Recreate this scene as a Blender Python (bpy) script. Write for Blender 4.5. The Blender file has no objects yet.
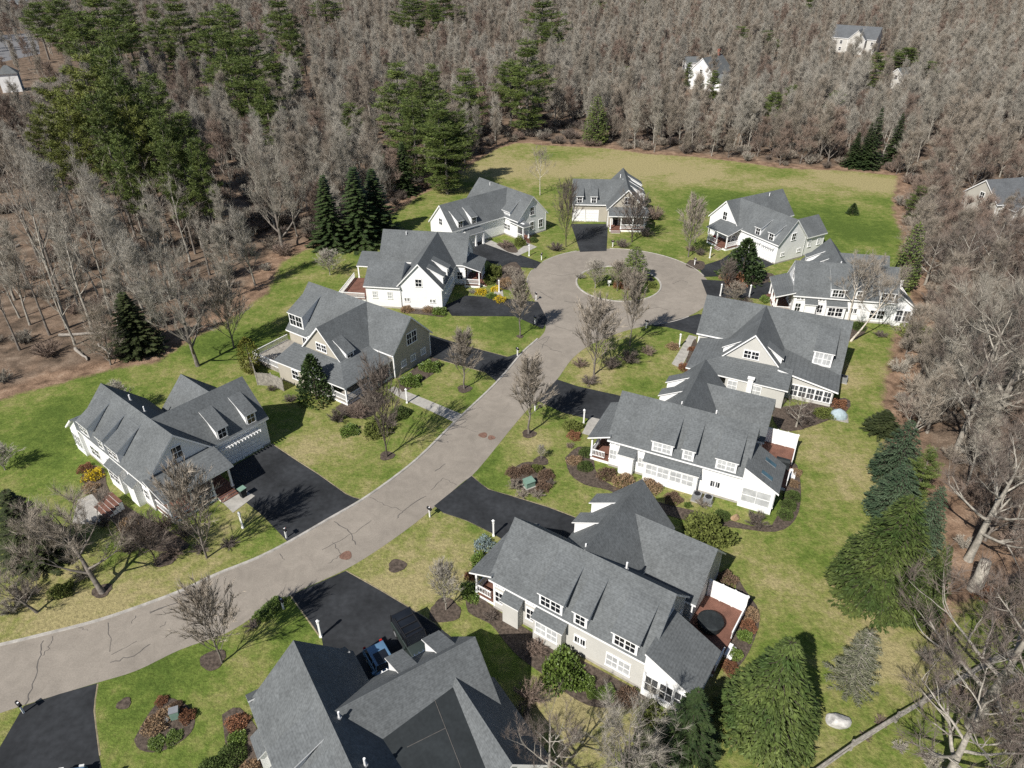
import bpy, math, random
import numpy as np
from mathutils import Vector
PI = math.pi
R = math.radians
random.seed(11)
SC = bpy.context.scene
COL = SC.collection

# ------------------------------------------------------------------ camera
CAM_H, CAM_DOWN, FPX = 48.0, R(32.6), 710.0
cam = bpy.data.cameras.new('camera')
cam.sensor_width = 36.0
cam.lens = FPX / 1024 * 36.0
cam.clip_start = 0.5
cam.clip_end = 4000
co = bpy.data.objects.new('camera', cam)
co.location = (0, 0, CAM_H)
co.rotation_euler = (PI / 2 - CAM_DOWN, 0, 0)
COL.objects.link(co)
SC.camera = co

def at(px, py, z=0.0):
    """ground point seen at a place of the photo (surveying only)"""
    r = (px - 512) / FPX
    u = -(py - 384) / FPX
    dy = math.cos(CAM_DOWN) + u * math.sin(CAM_DOWN)
    dz = -math.sin(CAM_DOWN) + u * math.cos(CAM_DOWN)
    t = (z - CAM_H) / dz
    return Vector((r * t, dy * t, z))

def tall(base, topy):
    """height of an upright thing from its foot point and the picture row of its top"""
    u = -(topy - 384) / FPX
    dy = math.cos(CAM_DOWN) + u * math.sin(CAM_DOWN)
    dz = -math.sin(CAM_DOWN) + u * math.cos(CAM_DOWN)
    return CAM_H + dz * base.y / dy

def span(p, px):
    d = p.y * math.cos(CAM_DOWN) + CAM_H * math.sin(CAM_DOWN)
    return px * d / FPX

# ------------------------------------------------------------------ materials
def mat(name, col, rough=0.85, var=0.12, scale=3.0, col2=None, island=0.0, bump=0.0, spec=0.2, detail=4.0, scale2=None, metal=0.0):
    m = bpy.data.materials.new(name)
    m.use_nodes = True
    nt = m.node_tree
    N, L = nt.nodes, nt.links
    b = N['Principled BSDF']
    b.inputs['Roughness'].default_value = rough
    b.inputs['Specular IOR Level'].default_value = spec
    b.inputs['Metallic'].default_value = metal
    tc = N.new('ShaderNodeTexCoord')
    nz = N.new('ShaderNodeTexNoise')
    nz.inputs['Scale'].default_value = scale
    nz.inputs['Detail'].default_value = detail
    L.new(tc.outputs['Object'], nz.inputs['Vector'])
    ramp = N.new('ShaderNodeValToRGB')
    c2 = col2 or tuple(c * (1 + var * 1.5) for c in col)
    c1 = tuple(c * (1 - var * 1.5) for c in col) if col2 is None else col
    ramp.color_ramp.elements[0].color = (*c1, 1)
    ramp.color_ramp.elements[1].color = (*c2, 1)
    ramp.color_ramp.elements[0].position = 0.32
    ramp.color_ramp.elements[1].position = 0.68
    L.new(nz.outputs['Fac'], ramp.inputs['Fac'])
    out = ramp.outputs['Color']
    if scale2:
        n2 = N.new('ShaderNodeTexNoise')
        n2.inputs['Scale'].default_value = scale2
        n2.inputs['Detail'].default_value = 3
        L.new(tc.outputs['Object'], n2.inputs['Vector'])
        mr = N.new('ShaderNodeMapRange')
        mr.inputs[1].default_value = 0.3; mr.inputs[2].default_value = 0.7
        mr.inputs[3].default_value = 1 - var; mr.inputs[4].default_value = 1 + var
        L.new(n2.outputs['Fac'], mr.inputs[0])
        mx = N.new('ShaderNodeVectorMath'); mx.operation = 'SCALE'
        L.new(out, mx.inputs[0]); L.new(mr.outputs[0], mx.inputs['Scale'])
        out = mx.outputs[0]
    if island:
        g = N.new('ShaderNodeNewGeometry')
        mr = N.new('ShaderNodeMapRange')
        mr.inputs[3].default_value = 1 - island; mr.inputs[4].default_value = 1 + island
        L.new(g.outputs['Random Per Island'], mr.inputs[0])
        oi = N.new('ShaderNodeObjectInfo')
        mr2 = N.new('ShaderNodeMapRange')
        mr2.inputs[3].default_value = 0.85; mr2.inputs[4].default_value = 1.18
        L.new(oi.outputs['Random'], mr2.inputs[0])
        mu = N.new('ShaderNodeMath'); mu.operation = 'MULTIPLY'
        L.new(mr.outputs[0], mu.inputs[0]); L.new(mr2.outputs[0], mu.inputs[1])
        mx = N.new('ShaderNodeVectorMath'); mx.operation = 'SCALE'
        L.new(out, mx.inputs[0]); L.new(mu.outputs[0], mx.inputs['Scale'])
        out = mx.outputs[0]
    L.new(out, b.inputs['Base Color'])
    if bump:
        bp = N.new('ShaderNodeBump')
        bp.inputs['Strength'].default_value = bump
        bp.inputs['Distance'].default_value = 0.05
        n3 = N.new('ShaderNodeTexNoise'); n3.inputs['Scale'].default_value = scale * 4; n3.inputs['Detail'].default_value = 5
        L.new(tc.outputs['Object'], n3.inputs['Vector'])
        L.new(n3.outputs['Fac'], bp.inputs['Height'])
        L.new(bp.outputs['Normal'], b.inputs['Normal'])
    return m

def shingle_mat(name, col):
    """asphalt shingles: courses of tabs with blotchy granule colour"""
    m = bpy.data.materials.new(name); m.use_nodes = True
    nt = m.node_tree; N, L = nt.nodes, nt.links
    b = N['Principled BSDF']; b.inputs['Roughness'].default_value = 0.9; b.inputs['Specular IOR Level'].default_value = 0.25
    tc = N.new('ShaderNodeTexCoord')
    def noise(sc, det, lo, hi):
        n = N.new('ShaderNodeTexNoise'); n.inputs['Scale'].default_value = sc; n.inputs['Detail'].default_value = det
        L.new(tc.outputs['Object'], n.inputs['Vector'])
        r = N.new('ShaderNodeMapRange'); r.inputs[1].default_value = .3; r.inputs[2].default_value = .7; r.inputs[3].default_value = lo; r.inputs[4].default_value = hi
        L.new(n.outputs['Fac'], r.inputs[0]); return r.outputs[0]
    a = noise(0.35, 3, .88, 1.12); c = noise(5.5, 4, .78, 1.22); d = noise(1.6, 3, .92, 1.08)
    sx = N.new('ShaderNodeSeparateXYZ'); L.new(tc.outputs['Object'], sx.inputs[0])
    w = N.new('ShaderNodeMath'); w.operation = 'MULTIPLY'; w.inputs[1].default_value = 1 / 0.10
    L.new(sx.outputs['Z'], w.inputs[0])
    fr = N.new('ShaderNodeMath'); fr.operation = 'FRACT'; L.new(w.outputs[0], fr.inputs[0])
    cr = N.new('ShaderNodeMapRange'); cr.inputs[1].default_value = 0; cr.inputs[2].default_value = .35; cr.inputs[3].default_value = .84; cr.inputs[4].default_value = 1.04
    L.new(fr.outputs[0], cr.inputs[0])
    v = None
    for o in (a, c, d, cr.outputs[0]):
        if v is None: v = o
        else:
            mu = N.new('ShaderNodeMath'); mu.operation = 'MULTIPLY'; L.new(v, mu.inputs[0]); L.new(o, mu.inputs[1]); v = mu.outputs[0]
    sc = N.new('ShaderNodeVectorMath'); sc.operation = 'SCALE'; sc.inputs[0].default_value = col
    L.new(v, sc.inputs['Scale']); L.new(sc.outputs[0], b.inputs['Base Color'])
    bp = N.new('ShaderNodeBump'); bp.inputs['Strength'].default_value = .35; bp.inputs['Distance'].default_value = .02
    L.new(v, bp.inputs['Height']); L.new(bp.outputs['Normal'], b.inputs['Normal'])
    return m

def siding_mat(name, col):
    """painted clapboard: thin shadow lines, slight weathering"""
    m = mat(name, col, rough=.6, var=.03, scale=.8, scale2=6, spec=.3)
    nt = m.node_tree; N, L = nt.nodes, nt.links; b = N['Principled BSDF']
    tc = N.new('ShaderNodeTexCoord'); sx = N.new('ShaderNodeSeparateXYZ'); L.new(tc.outputs['Object'], sx.inputs[0])
    w = N.new('ShaderNodeMath'); w.operation = 'MULTIPLY'; w.inputs[1].default_value = 1 / 0.13; L.new(sx.outputs['Z'], w.inputs[0])
    fr = N.new('ShaderNodeMath'); fr.operation = 'FRACT'; L.new(w.outputs[0], fr.inputs[0])
    cr = N.new('ShaderNodeMapRange'); cr.inputs[1].default_value = 0; cr.inputs[2].default_value = .2; cr.inputs[3].default_value = .90; cr.inputs[4].default_value = 1.0
    L.new(fr.outputs[0], cr.inputs[0])
    src = b.inputs['Base Color'].links[0].from_socket; sc = N.new('ShaderNodeVectorMath'); sc.operation = 'SCALE'
    L.new(src, sc.inputs[0]); L.new(cr.outputs[0], sc.inputs['Scale']); L.new(sc.outputs[0], b.inputs['Base Color'])
    return m

M = {}
M['roof'] = shingle_mat('shingles_grey', (.108, .116, .119))
M['roof_dark'] = shingle_mat('shingles_charcoal', (.098, .104, .11))
M['rubber'] = mat('roof_membrane', (.022, .026, .028), rough=.6, var=.12, scale=.6, scale2=4)
M['white'] = mat('white_paint', (.80, .80, .79), rough=.5, var=.02, scale=2, spec=.35)
M['w_white'] = siding_mat('siding_white', (.78, .78, .77))
M['w_grey'] = siding_mat('siding_pale_grey', (.50, .49, .455))
M['w_beige'] = siding_mat('siding_greige', (.46, .44, .39))
M['w_tan'] = siding_mat('siding_tan', (.40, .37, .31))
M['w_blue'] = siding_mat('siding_blue_grey', (.33, .38, .43))
M['concrete'] = mat('concrete', (.34, .325, .295), var=.1, scale=1.5, scale2=12)
M['found'] = mat('foundation', (.36, .34, .31), var=.1, scale=2)
M['glass'] = mat('window_glass', (.012, .014, .018), rough=.06, var=.2, scale=.7, spec=.6)
M['blind'] = mat('window_blinds', (.42, .43, .43), rough=.25, var=.12, scale=1.2, spec=.5)
M['screen'] = mat('porch_screen', (.05, .053, .058), rough=.5, var=.3, scale=.9)
M['skylight'] = mat('skylight_glass', (.05, .10, .13), rough=.08, var=.25, scale=1.0, spec=.7)
M['deck'] = mat('deck_boards', (.150, .074, .054), rough=.7, var=.12, scale=1.4, scale2=8)
M['metal'] = mat('grey_metal', (.30, .31, .32), rough=.45, var=.06, metal=.4)
M['black'] = mat('black_metal', (.02, .02, .022), rough=.5, var=.1)
M['darkcover'] = mat('dark_cover', (.022, .026, .028), rough=.7, var=.2, scale=2)
M['bluecover'] = mat('pale_blue_cover', (.30, .37, .40), rough=.6, var=.12, scale=3)
M['green_box'] = mat('green_enamel', (.16, .25, .20), rough=.5, var=.08)
M['brick'] = mat('red_brick', (.26, .10, .07), var=.18, scale=6)
M['asphalt_new'] = mat('sealed_asphalt', (.028, .030, .033), rough=.85, var=.2, scale=.3, scale2=2.0)
M['sealer'] = mat('crack_sealer', (.105, .097, .09), rough=.7, var=.15)
M['rust'] = mat('brick_patch', (.17, .10, .075), var=.2, scale=5)
M['kerb'] = mat('kerb_concrete', (.36, .34, .31), var=.14, scale=1.2, scale2=8)
M['weathered'] = mat('weathered_wood', (.27, .25, .22), var=.18, scale=3, scale2=14)
M['log'] = mat('dead_log', (.26, .235, .205), var=.15, scale=4)
M['stone'] = mat('boulder_stone', (.42, .41, .39), var=.18, scale=2.5, bump=.5)
M['mulch'] = mat('bark_mulch', (.082, .064, .051), var=.3, scale=4, scale2=18, bump=.8)
M['bark_pale'] = mat('bark_pale', (.29, .268, .23), var=.22, scale=2.5, scale2=9)
M['bark_grey'] = mat('bark_grey', (.17, .15, .13), var=.22, scale=2.5, scale2=9)
M['bark_dark'] = mat('bark_dark', (.085, .070, .058), var=.22, scale=3)
M['bark_birch'] = mat('bark_birch', (.52, .47, .40), var=.25, scale=3)
M['twig_pale'] = mat('twigs_pale', (.325, .302, .26), var=.1, scale=.4, island=.3)
M['twig_grey'] = mat('twigs_grey', (.305, .28, .236), var=.1, scale=.4, island=.3)
M['twig_brown'] = mat('twigs_brown', (.275, .238, .194), var=.1, scale=.4, island=.3)
M['twig_red'] = mat('twigs_red', (.222, .168, .136), var=.1, scale=.4, island=.3)
M['twig_dark'] = mat('twigs_dark', (.150, .124, .106), var=.1, scale=.4, island=.3)
M['pine'] = mat('pine_needles', (.056, .086, .021), col2=(.122, .152, .038), scale=.5, island=.35, rough=.6, spec=.25)
M['pine_yel'] = mat('pine_needles_yellowish', (.078, .098, .022), col2=(.150, .162, .038), scale=.5, island=.35, rough=.6, spec=.25)
M['spruce'] = mat('spruce_needles', (.026, .046, .017), col2=(.055, .082, .026), scale=.6, island=.35, rough=.6, spec=.25)
M['spruce_dark'] = mat('dark_needles', (.026, .036, .014), col2=(.054, .066, .025), scale=.6, island=.35, rough=.6, spec=.25)
M['spruce_light'] = mat('fresh_needles', (.034, .058, .014), col2=(.088, .114, .030), scale=.6, island=.5, rough=.6, spec=.25)
M['spruce_blue'] = mat('blue_needles', (.036, .062, .032), col2=(.078, .110, .062), scale=.6, island=.3, rough=.6, spec=.25)
M['cedar_dry'] = mat('grey_cedar', (.10, .11, .06), col2=(.20, .20, .14), scale=.8, island=.35)
M['thuja'] = mat('golden_thuja', (.13, .125, .022), col2=(.09, .10, .02), scale=.8, island=.3)
M['leaf_green'] = mat('leaves_green', (.070, .112, .022), col2=(.125, .175, .036), scale=1.2, island=.35, rough=.5, spec=.35)
M['leaf_box'] = mat('leaves_boxwood', (.045, .068, .018), col2=(.075, .105, .028), scale=1.2, island=.3)
M['leaf_olive'] = mat('leaves_olive', (.088, .108, .026), col2=(.140, .160, .042), scale=1.2, island=.3)
M['leaf_yellow'] = mat('blossom_yellow', (.42, .30, .015), col2=(.55, .42, .03), scale=1.5, island=.3)
M['leaf_tan'] = mat('dry_leaves_tan', (.21, .135, .08), col2=(.28, .20, .12), scale=1.2, island=.3)
M['leaf_brown'] = mat('dry_leaves_brown', (.11, .07, .048), col2=(.16, .11, .075), scale=1.2, island=.3)
M['leaf_rust'] = mat('dry_leaves_rust', (.16, .072, .04), col2=(.22, .11, .06), scale=1.2, island=.3)
M['blue_spruce_shrub'] = mat('blue_juniper', (.13, .17, .17), col2=(.18, .23, .23), scale=1.2, island=.3)
M['car_blue'] = mat('blue_car_paint', (.10, .19, .30), rough=.3, var=.02, spec=.6)
M['car_dark'] = mat('dark_green_car_paint', (.030, .040, .037), rough=.4, var=.03, spec=.5)
M['car_black'] = mat('black_car_paint', (.012, .012, .014), rough=.3, var=.03, spec=.5)
M['tyre'] = mat('tyre_rubber', (.018, .018, .018), rough=.9, var=.1)
M['rim'] = mat('wheel_rim', (.45, .46, .47), rough=.35, var=.05, metal=.6)
M['lamp'] = mat('tail_lamp', (.35, .02, .015), rough=.3, var=.1)
M['headlamp'] = mat('lamp_glass', (.6, .6, .58), rough=.2, var=.05)
M['cloth_red'] = mat('red_furniture', (.42, .10, .08), var=.1)
M['shed_blue'] = mat('pale_blue_wall', (.22, .33, .46), var=.05)

# ------------------------------------------------------------------ mesh builder
class MB:
    def __init__(s): s.v = []; s.f = []; s.m = []
    def add(s, vs, fs, mi=0):
        o = len(s.v); s.v += [tuple(map(float, p)) for p in vs]
        for f in fs: s.f.append(tuple(i + o for i in f)); s.m.append(mi)
    def box(s, x0, x1, y0, y1, z0, z1, mi=0):
        if x0 > x1: x0, x1 = x1, x0
        if y0 > y1: y0, y1 = y1, y0
        s.add([(x0, y0, z0), (x1, y0, z0), (x1, y1, z0), (x0, y1, z0), (x0, y0, z1), (x1, y0, z1), (x1, y1, z1), (x0, y1, z1)],
              [(0, 3, 2, 1), (4, 5, 6, 7), (0, 1, 5, 4), (1, 2, 6, 5), (2, 3, 7, 6), (3, 0, 4, 7)], mi)
    def prism(s, poly, axis, a, b, mi=0, side=None):
        """extrude a closed polygon of (u,z) along x or y between a and b"""
        n = len(poly)
        if axis == 'x': P = [(a, u, z) for u, z in poly] + [(b, u, z) for u, z in poly]
        else: P = [(u, a, z) for u, z in poly] + [(u, b, z) for u, z in poly]
        ar = sum(poly[i][0] * poly[(i + 1) % n][1] - poly[(i + 1) % n][0] * poly[i][1] for i in range(n))
        fl = (ar > 0) == (axis == 'x')
        if a > b: fl = not fl
        caps = [tuple(range(n))[::-1], tuple(range(n, 2 * n))]
        sides = [(i, (i + 1) % n, n + (i + 1) % n, n + i) for i in range(n)]
        if not fl:
            caps = [c[::-1] for c in caps]; sides = [c[::-1] for c in sides]
        o = len(s.v); s.v += P
        for c in caps: s.f.append(tuple(i + o for i in c)); s.m.append(mi)
        for k, c in enumerate(sides):
            s.f.append(tuple(i + o for i in c)); s.m.append(side[k] if side else mi)
    def slab(s, p, t, top=0, rim=1):
        """a slab whose top is the quad p (counter-clockwise from above), thickness t"""
        n = len(p)
        q = [(a[0], a[1], a[2] - t) for a in p]
        o = len(s.v); s.v += [tuple(a) for a in p] + q
        s.f.append(tuple(range(o, o + n))); s.m.append(top)
        s.f.append(tuple(range(o + 2 * n - 1, o + n - 1, -1))); s.m.append(rim)
        for i in range(n):
            j = (i + 1) % n
            s.f.append((o + i, o + n + i, o + n + j, o + j)); s.m.append(rim)
    def tube(s, pts, rad, n=5, mi=0, cap=False):
        pts = [Vector(p) for p in pts]
        o = len(s.v)
        for i, p in enumerate(pts):
            d = (pts[min(i + 1, len(pts) - 1)] - pts[max(i - 1, 0)])
            if d.length < 1e-6: d = Vector((0, 0, 1))
            d.normalize()
            a = d.cross(Vector((0, 0, 1)) if abs(d.z) < .9 else Vector((1, 0, 0))).normalized()
            b = d.cross(a)
            r = rad[i] if hasattr(rad, '__len__') else rad
            for k in range(n):
                t = 2 * PI * k / n
                s.v.append(tuple(p + a * (r * math.cos(t)) + b * (r * math.sin(t))))
        for i in range(len(pts) - 1):
            for k in range(n):
                k2 = (k + 1) % n
                s.f.append((o + i * n + k, o + i * n + k2, o + (i + 1) * n + k2, o + (i + 1) * n + k)); s.m.append(mi)
        if cap:
            s.f.append(tuple(o + (len(pts) - 1) * n + k for k in range(n))); s.m.append(mi)
    def cyl(s, x, y, z0, z1, r, n=10, mi=0, r2=None):
        r2 = r if r2 is None else r2
        vs = [(x + r * math.cos(2 * PI * k / n), y + r * math.sin(2 * PI * k / n), z0) for k in range(n)] + \
             [(x + r2 * math.cos(2 * PI * k / n), y + r2 * math.sin(2 * PI * k / n), z1) for k in range(n)]
        fs = [(k, (k + 1) % n, n + (k + 1) % n, n + k) for k in range(n)] + [tuple(range(n))[::-1], tuple(range(n, 2 * n))]
        s.add(vs, fs, mi)
    def mesh(s, name, mats, mir=1, smooth=False):
        me = bpy.data.meshes.new(name)
        if mir < 0:
            me.from_pydata([(-x, y, z) for x, y, z in s.v], [], [f[::-1] for f in s.f])
        else:
            me.from_pydata(s.v, [], s.f)
        for m in (mats if isinstance(mats, (list, tuple)) else [mats]): me.materials.append(m)
        if any(s.m): me.polygons.foreach_set('material_index', s.m)
        if smooth: me.polygons.foreach_set('use_smooth', [True] * len(me.polygons))
        me.update()
        return me
    def build(s, name, mats, parent=None, mir=1, smooth=False):
        if not s.f: return None
        return link(name, s.mesh(name, mats, mir, smooth), parent)

def link(name, me, parent=None):
    o = bpy.data.objects.new(name, me); COL.objects.link(o)
    if parent is not None: o.parent = parent
    return o

def tag(o, label=None, cat=None, group=None, kind=None):
    if label: o['label'] = label
    if cat: o['category'] = cat
    if group: o['group'] = group
    if kind: o['kind'] = kind
    return o

def empty(name, loc=(0, 0, 0), rz=0.0, label=None, cat=None, group=None):
    o = bpy.data.objects.new(name, None); COL.objects.link(o)
    o.location = loc; o.rotation_euler = (0, 0, rz)
    o.empty_display_size = .3
    return tag(o, label, cat, group)

def copy_tree(root, loc, rz=0.0, sc=None, label=None, group=None):
    r = root.copy(); COL.objects.link(r); r.location = loc; r.rotation_euler = (0, 0, rz)
    if sc is not None: r.scale = sc if hasattr(sc, '__len__') else (sc, sc, sc)
    if label: r['label'] = label
    if group: r['group'] = group
    for ch in list(root.children):
        c = ch.copy(); COL.objects.link(c); c.parent = r
        for g in list(ch.children):
            d = g.copy(); COL.objects.link(d); d.parent = c
    return r
# ------------------------------------------------------------------ house kit
class House:
    def __init__(s, label, x, y, yaw, mir=1, siding='w_white', roof='roof', name='house', cat='house', group='grey-roofed houses of the close'):
        s.root = empty(name, (x, y, 0), R(yaw), label, cat, group)
        s.mir = mir; s.sid = M[siding]; s.roofm = M[roof]
        s.W = MB(); s.Rf = MB(); s.T = MB(); s.eps = 0.0
        s.wallo = None; s.pend = []
    def part(s, mb, name, mats, parent=None): return mb.build(name, mats, parent or s.root, s.mir)
    def gable(s, axis, a0, a1, b0, b1, ze, zr, rake=.28, inset=.3, end0=True, end1=True, t=.2, zb=-.4, wall=True, win=0, wa0=None, wa1=None):
        """gabled block: ridge along axis from a0 to a1, eaves at b0 and b1 (all outer roof edges)"""
        s.eps += .003; e = s.eps
        mid = (b0 + b1) / 2; sl = (zr - ze) / (mid - b0)
        chev = [(b0, ze), (mid, zr), (b1, ze), (b1, ze - t), (mid, zr - t * 1.25), (b0, ze - t)]
        # top faces shingles (0), fascia and soffit trim (1); two caps as quads
        A, B = a0 + e, a1 - e
        def P(a, u, z): return (a, u, z) if axis == 'x' else (u, a, z)
        vs = [P(A, u, z) for u, z in chev] + [P(B, u, z) for u, z in chev]
        fs = [((0, 6, 7, 1), 0), ((1, 7, 8, 2), 0), ((2, 8, 9, 3), 1), ((3, 9, 10, 4), 1), ((4, 10, 11, 5), 1), ((5, 11, 6, 0), 1),
              ((0, 1, 4, 5), 1), ((1, 2, 3, 4), 1), ((6, 11, 10, 7), 1), ((7, 10, 9, 8), 1)]
        if axis == 'y': fs = [(f[::-1], m) for f, m in fs]
        o = len(s.Rf.v); s.Rf.v += vs
        for f, m in fs: s.Rf.f.append(tuple(i + o for i in f)); s.Rf.m.append(m)
        if wall:
            w0, w1 = b0 + inset + e, b1 - inset - e
            zt = ze + (w0 - b0) * sl - t * .8
            pa = a0 + (rake if end0 else 0) + e; pb = a1 - (rake if end1 else 0) - e
            if wa0 is not None: pa = wa0
            if wa1 is not None: pb = wa1
            s.W.prism([(w0, zb), (w1, zb), (w1, zt), (mid, zr - t * 1.15), (w0, zt)], axis, pa, pb)
            # corner boards
            for (aa, en, dr) in ((pa, end0, -1), (pb, end1, 1)):
                if not en: continue
                for bb, dw in ((w0, -1), (w1, 1)):
                    x0, x1 = sorted((aa + dr * .02, aa - dr * .12)); y0, y1 = sorted((bb + dw * .02, bb - dw * .12))
                    if axis == 'x': s.T.box(x0, x1, y0, y1, zb, zt - .02)
                    else: s.T.box(y0, y1, x0, x1, zb, zt - .02)
            # foundation band
            F = .25
            if axis == 'x': s.pend.append((pa - .03, pb + .03, w0 - .03, w1 + .03, zb, F))
            else: s.pend.append((w0 - .03, w1 + .03, pa - .03, pb + .03, zb, F))
    def block(s, x0, x1, y0, y1, z1, z0=-.4):
        s.eps += .003; s.W.box(x0 + s.eps, x1 - s.eps, y0 + s.eps, y1 - s.eps, z0, z1)
    def slab(s, pts, t=.16, mat=0): s.Rf.slab(pts, t, mat, 1)
    def win(s, axis, c, out, u0, u1, z0, z1, n=1, glass='glass', rows=2):
        """window on the plane axis=c facing out; n sashes side by side"""
        if u0 > u1: u0, u1 = u1, u0
        fr, pn = MB(), MB(); o = out
        def bx(mb, ua, ub, za, zb, d0, d1):
            p, q = sorted((c + o * d0, c + o * d1))
            if axis == 'y': mb.box(ua, ub, p, q, za, zb)
            else: mb.box(p, q, ua, ub, za, zb)
        w = .085
        bx(fr, u0 - w, u1 + w, z1, z1 + w + .03, -.05, .07); bx(fr, u0 - w - .04, u1 + w + .04, z0 - w, z0, -.05, .10)
        bx(fr, u0 - w, u0, z0, z1, -.05, .06); bx(fr, u1, u1 + w, z0, z1, -.05, .06)
        sw = (u1 - u0) / n
        for k in range(n):
            a, b = u0 + k * sw, u0 + (k + 1) * sw
            if k: bx(fr, a - .07, a + .07, z0, z1, -.04, .055)
            if rows > 1: bx(fr, a + .0, b, (z0 + z1) / 2 - .035, (z0 + z1) / 2 + .035, -.03, .045)
            bx(fr, (a + b) / 2 - .022, (a + b) / 2 + .022, z0, z1, -.03, .04)
        bx(pn, u0 + .005, u1 - .005, z0 + .005, z1 - .005, -.04, .022)
        f = s.part(fr, 'window', M['white']); s.part(pn, 'pane', M[glass], f)
        return f
    def dormer(s, axis, f, b, u0, u1, zlo, ztop, zb, n=2, glass='glass', cheek='white', sill=.18, ov=.22, wz=None):
        """shed dormer: front at coordinate f, roof running back to b where it meets the slope at height zb"""
        s.eps += .002; d = 1 if b > f else -1
        mb = MB()
        poly = [(f, zlo), (f, ztop), (b, zb - .05), (b, zb - .9)]
        other = 'x' if axis == 'y' else 'y'
        mb.prism(poly, other, u0 + .05, u1 - .05)
        dm = s.part(mb, 'dormer', M[cheek] if cheek != 'siding' else s.sid)
        rf = MB(); sl = (zb - ztop) / abs(b - f)
        zf = ztop - sl * ov + .05; bb = b + d * .25; zbb = zb + sl * .25 + .03
        if axis == 'y': q = [(u0 - .1, f - d * ov, zf), (u1 + .1, f - d * ov, zf), (u1 + .1, bb, zbb), (u0 - .1, bb, zbb)]
        else: q = [(f - d * ov, u0 - .1, zf), (f - d * ov, u1 + .1, zf), (bb, u1 + .1, zbb), (bb, u0 - .1, zbb)]
        n3 = (Vector(q[1]) - Vector(q[0])).cross(Vector(q[2]) - Vector(q[0]))
        if n3.z < 0: q = q[::-1]
        rf.slab(q, .11, 0, 1); s.part(rf, 'dormer_roof', [s.roofm, M['white']], dm)
        wm = MB(); o = -d; c = f
        def bx(ua, ub, za, zb_, d0, d1, mi):
            p, q2 = sorted((c + o * d0, c + o * d1))
            if axis == 'y': wm.box(ua, ub, p, q2, za, zb_, mi)
            else: wm.box(p, q2, ua, ub, za, zb_, mi)
        a0, a1 = u0 + .18, u1 - .18; z0, z1 = (wz if wz else (zlo + sill, ztop - .16))
        sw = (a1 - a0) / n
        for k in range(n):
            a, e = a0 + k * sw + .06, a0 + (k + 1) * sw - .06
            bx(a, e, z0, z1, -.03, .02, 1)
            bx(a - .07, e + .07, z1, z1 + .08, -.03, .06, 0); bx(a - .07, e + .07, z0 - .07, z0, -.03, .07, 0)
            bx(a - .07, a, z0, z1, -.03, .05, 0); bx(e, e + .07, z0, z1, -.03, .05, 0)
            bx(a, e, (z0 + z1) / 2 - .03, (z0 + z1) / 2 + .03, -.03, .04, 0); bx((a + e) / 2 - .02, (a + e) / 2 + .02, z0, z1, -.03, .035, 0)
        s.part(wm, 'window', [M['white'], M[glass]], dm)
        return dm
    def bump(s, x0, x1, y0, yw, z_lo, z_hi, wins=None, glass='glass', name='bay'):
        """small projecting bay with a lean-to roof, facing -y"""
        mb = MB(); mb.prism([(y0, -.3), (yw + .2, -.3), (yw + .2, z_hi - .1), (y0, z_lo - .1)], 'x', x0, x1)
        o = s.part(mb, name, s.sid)
        rf = MB(); rf.slab([(x0 - .15, y0 - .18, z_lo), (x1 + .15, y0 - .18, z_lo), (x1 + .15, yw + .02, z_hi), (x0 - .15, yw + .02, z_hi)], .1, 0, 1)
        s.part(rf, 'bay_roof', [s.roofm, M['white']], o)
        if wins:
            for (u0, u1, z0, z1, n) in wins: s.win('y', y0, -1, u0, u1, z0, z1, n, glass)
    def posts(s, pts, z0, z1, r=.09):
        for x, y in pts:
            mb = MB(); mb.box(x - r, x + r, y - r, y + r, z0, z1); mb.box(x - r - .04, x + r + .04, y - r - .04, y + r + .04, z0, z0 + .2); mb.box(x - r - .04, x + r + .04, y - r - .04, y + r + .04, z1 - .16, z1)
            s.part(mb, 'porch_post', M['white'])
    def rail(s, p, q, z0=.55, h=.85, name='railing'):
        mb = MB(); p, q = Vector(p), Vector(q); L = (q - p).length; n = max(2, int(L / .16))
        d = (q - p) / L; nrm = Vector((-d.y, d.x))
        def bar(a, b, za, zb, w):
            pa, pb = p + d * a, p + d * b
            vs = [(*(pa + nrm * w), za), (*(pa - nrm * w), za), (*(pb - nrm * w), za), (*(pb + nrm * w), za)]
            mb.add([(x, y, z) for x, y, z in vs] + [(x, y, zb) for x, y, z in vs], [(0, 1, 2, 3), (7, 6, 5, 4), (0, 4, 5, 1), (1, 5, 6, 2), (2, 6, 7, 3), (3, 7, 4, 0)])
        bar(0, L, z0 + h - .08, z0 + h, .05); bar(0, L, z0 + .08, z0 + .14, .035)
        for k in range(n + 1):
            t = L * k / n
            bar(max(0, t - .025), min(L, t + .025), z0 + .14, z0 + h - .08, .02)
        s.part(mb, name, M['white'])
    def floor(s, x0, x1, y0, y1, z, mat='deck', name='porch_floor', skirt='white'):
        mb = MB(); mb.box(x0, x1, y0, y1, z - .1, z, 0); mb.box(x0 + .06, x1 - .06, y0 + .06, y1 - .06, -.3, z - .1, 1)
        s.part(mb, name, [M[mat], M[skirt]])
    def steps(s, x0, x1, y0, y1, z, direction, n=3, mat='deck'):
        """flight of n treads; direction is '-x','+x','-y' (downwards)"""
        mb = MB()
        for k in range(n):
            zt = z * (n - k) / (n + 1)
            if direction == '-x': a = (x0 - .3 * (k + 1), x0 - .3 * k, y0, y1)
            elif direction == '+x': a = (x1 + .3 * k, x1 + .3 * (k + 1), y0, y1)
            else: a = (x0, x1, y0 - .3 * (k + 1), y0 - .3 * k)
            mb.box(*a, zt - .05, zt, 0); mb.box(a[0] + .02, a[1] - .02, a[2] + .02, a[3] - .02, -.2, zt - .05, 1)
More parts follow.
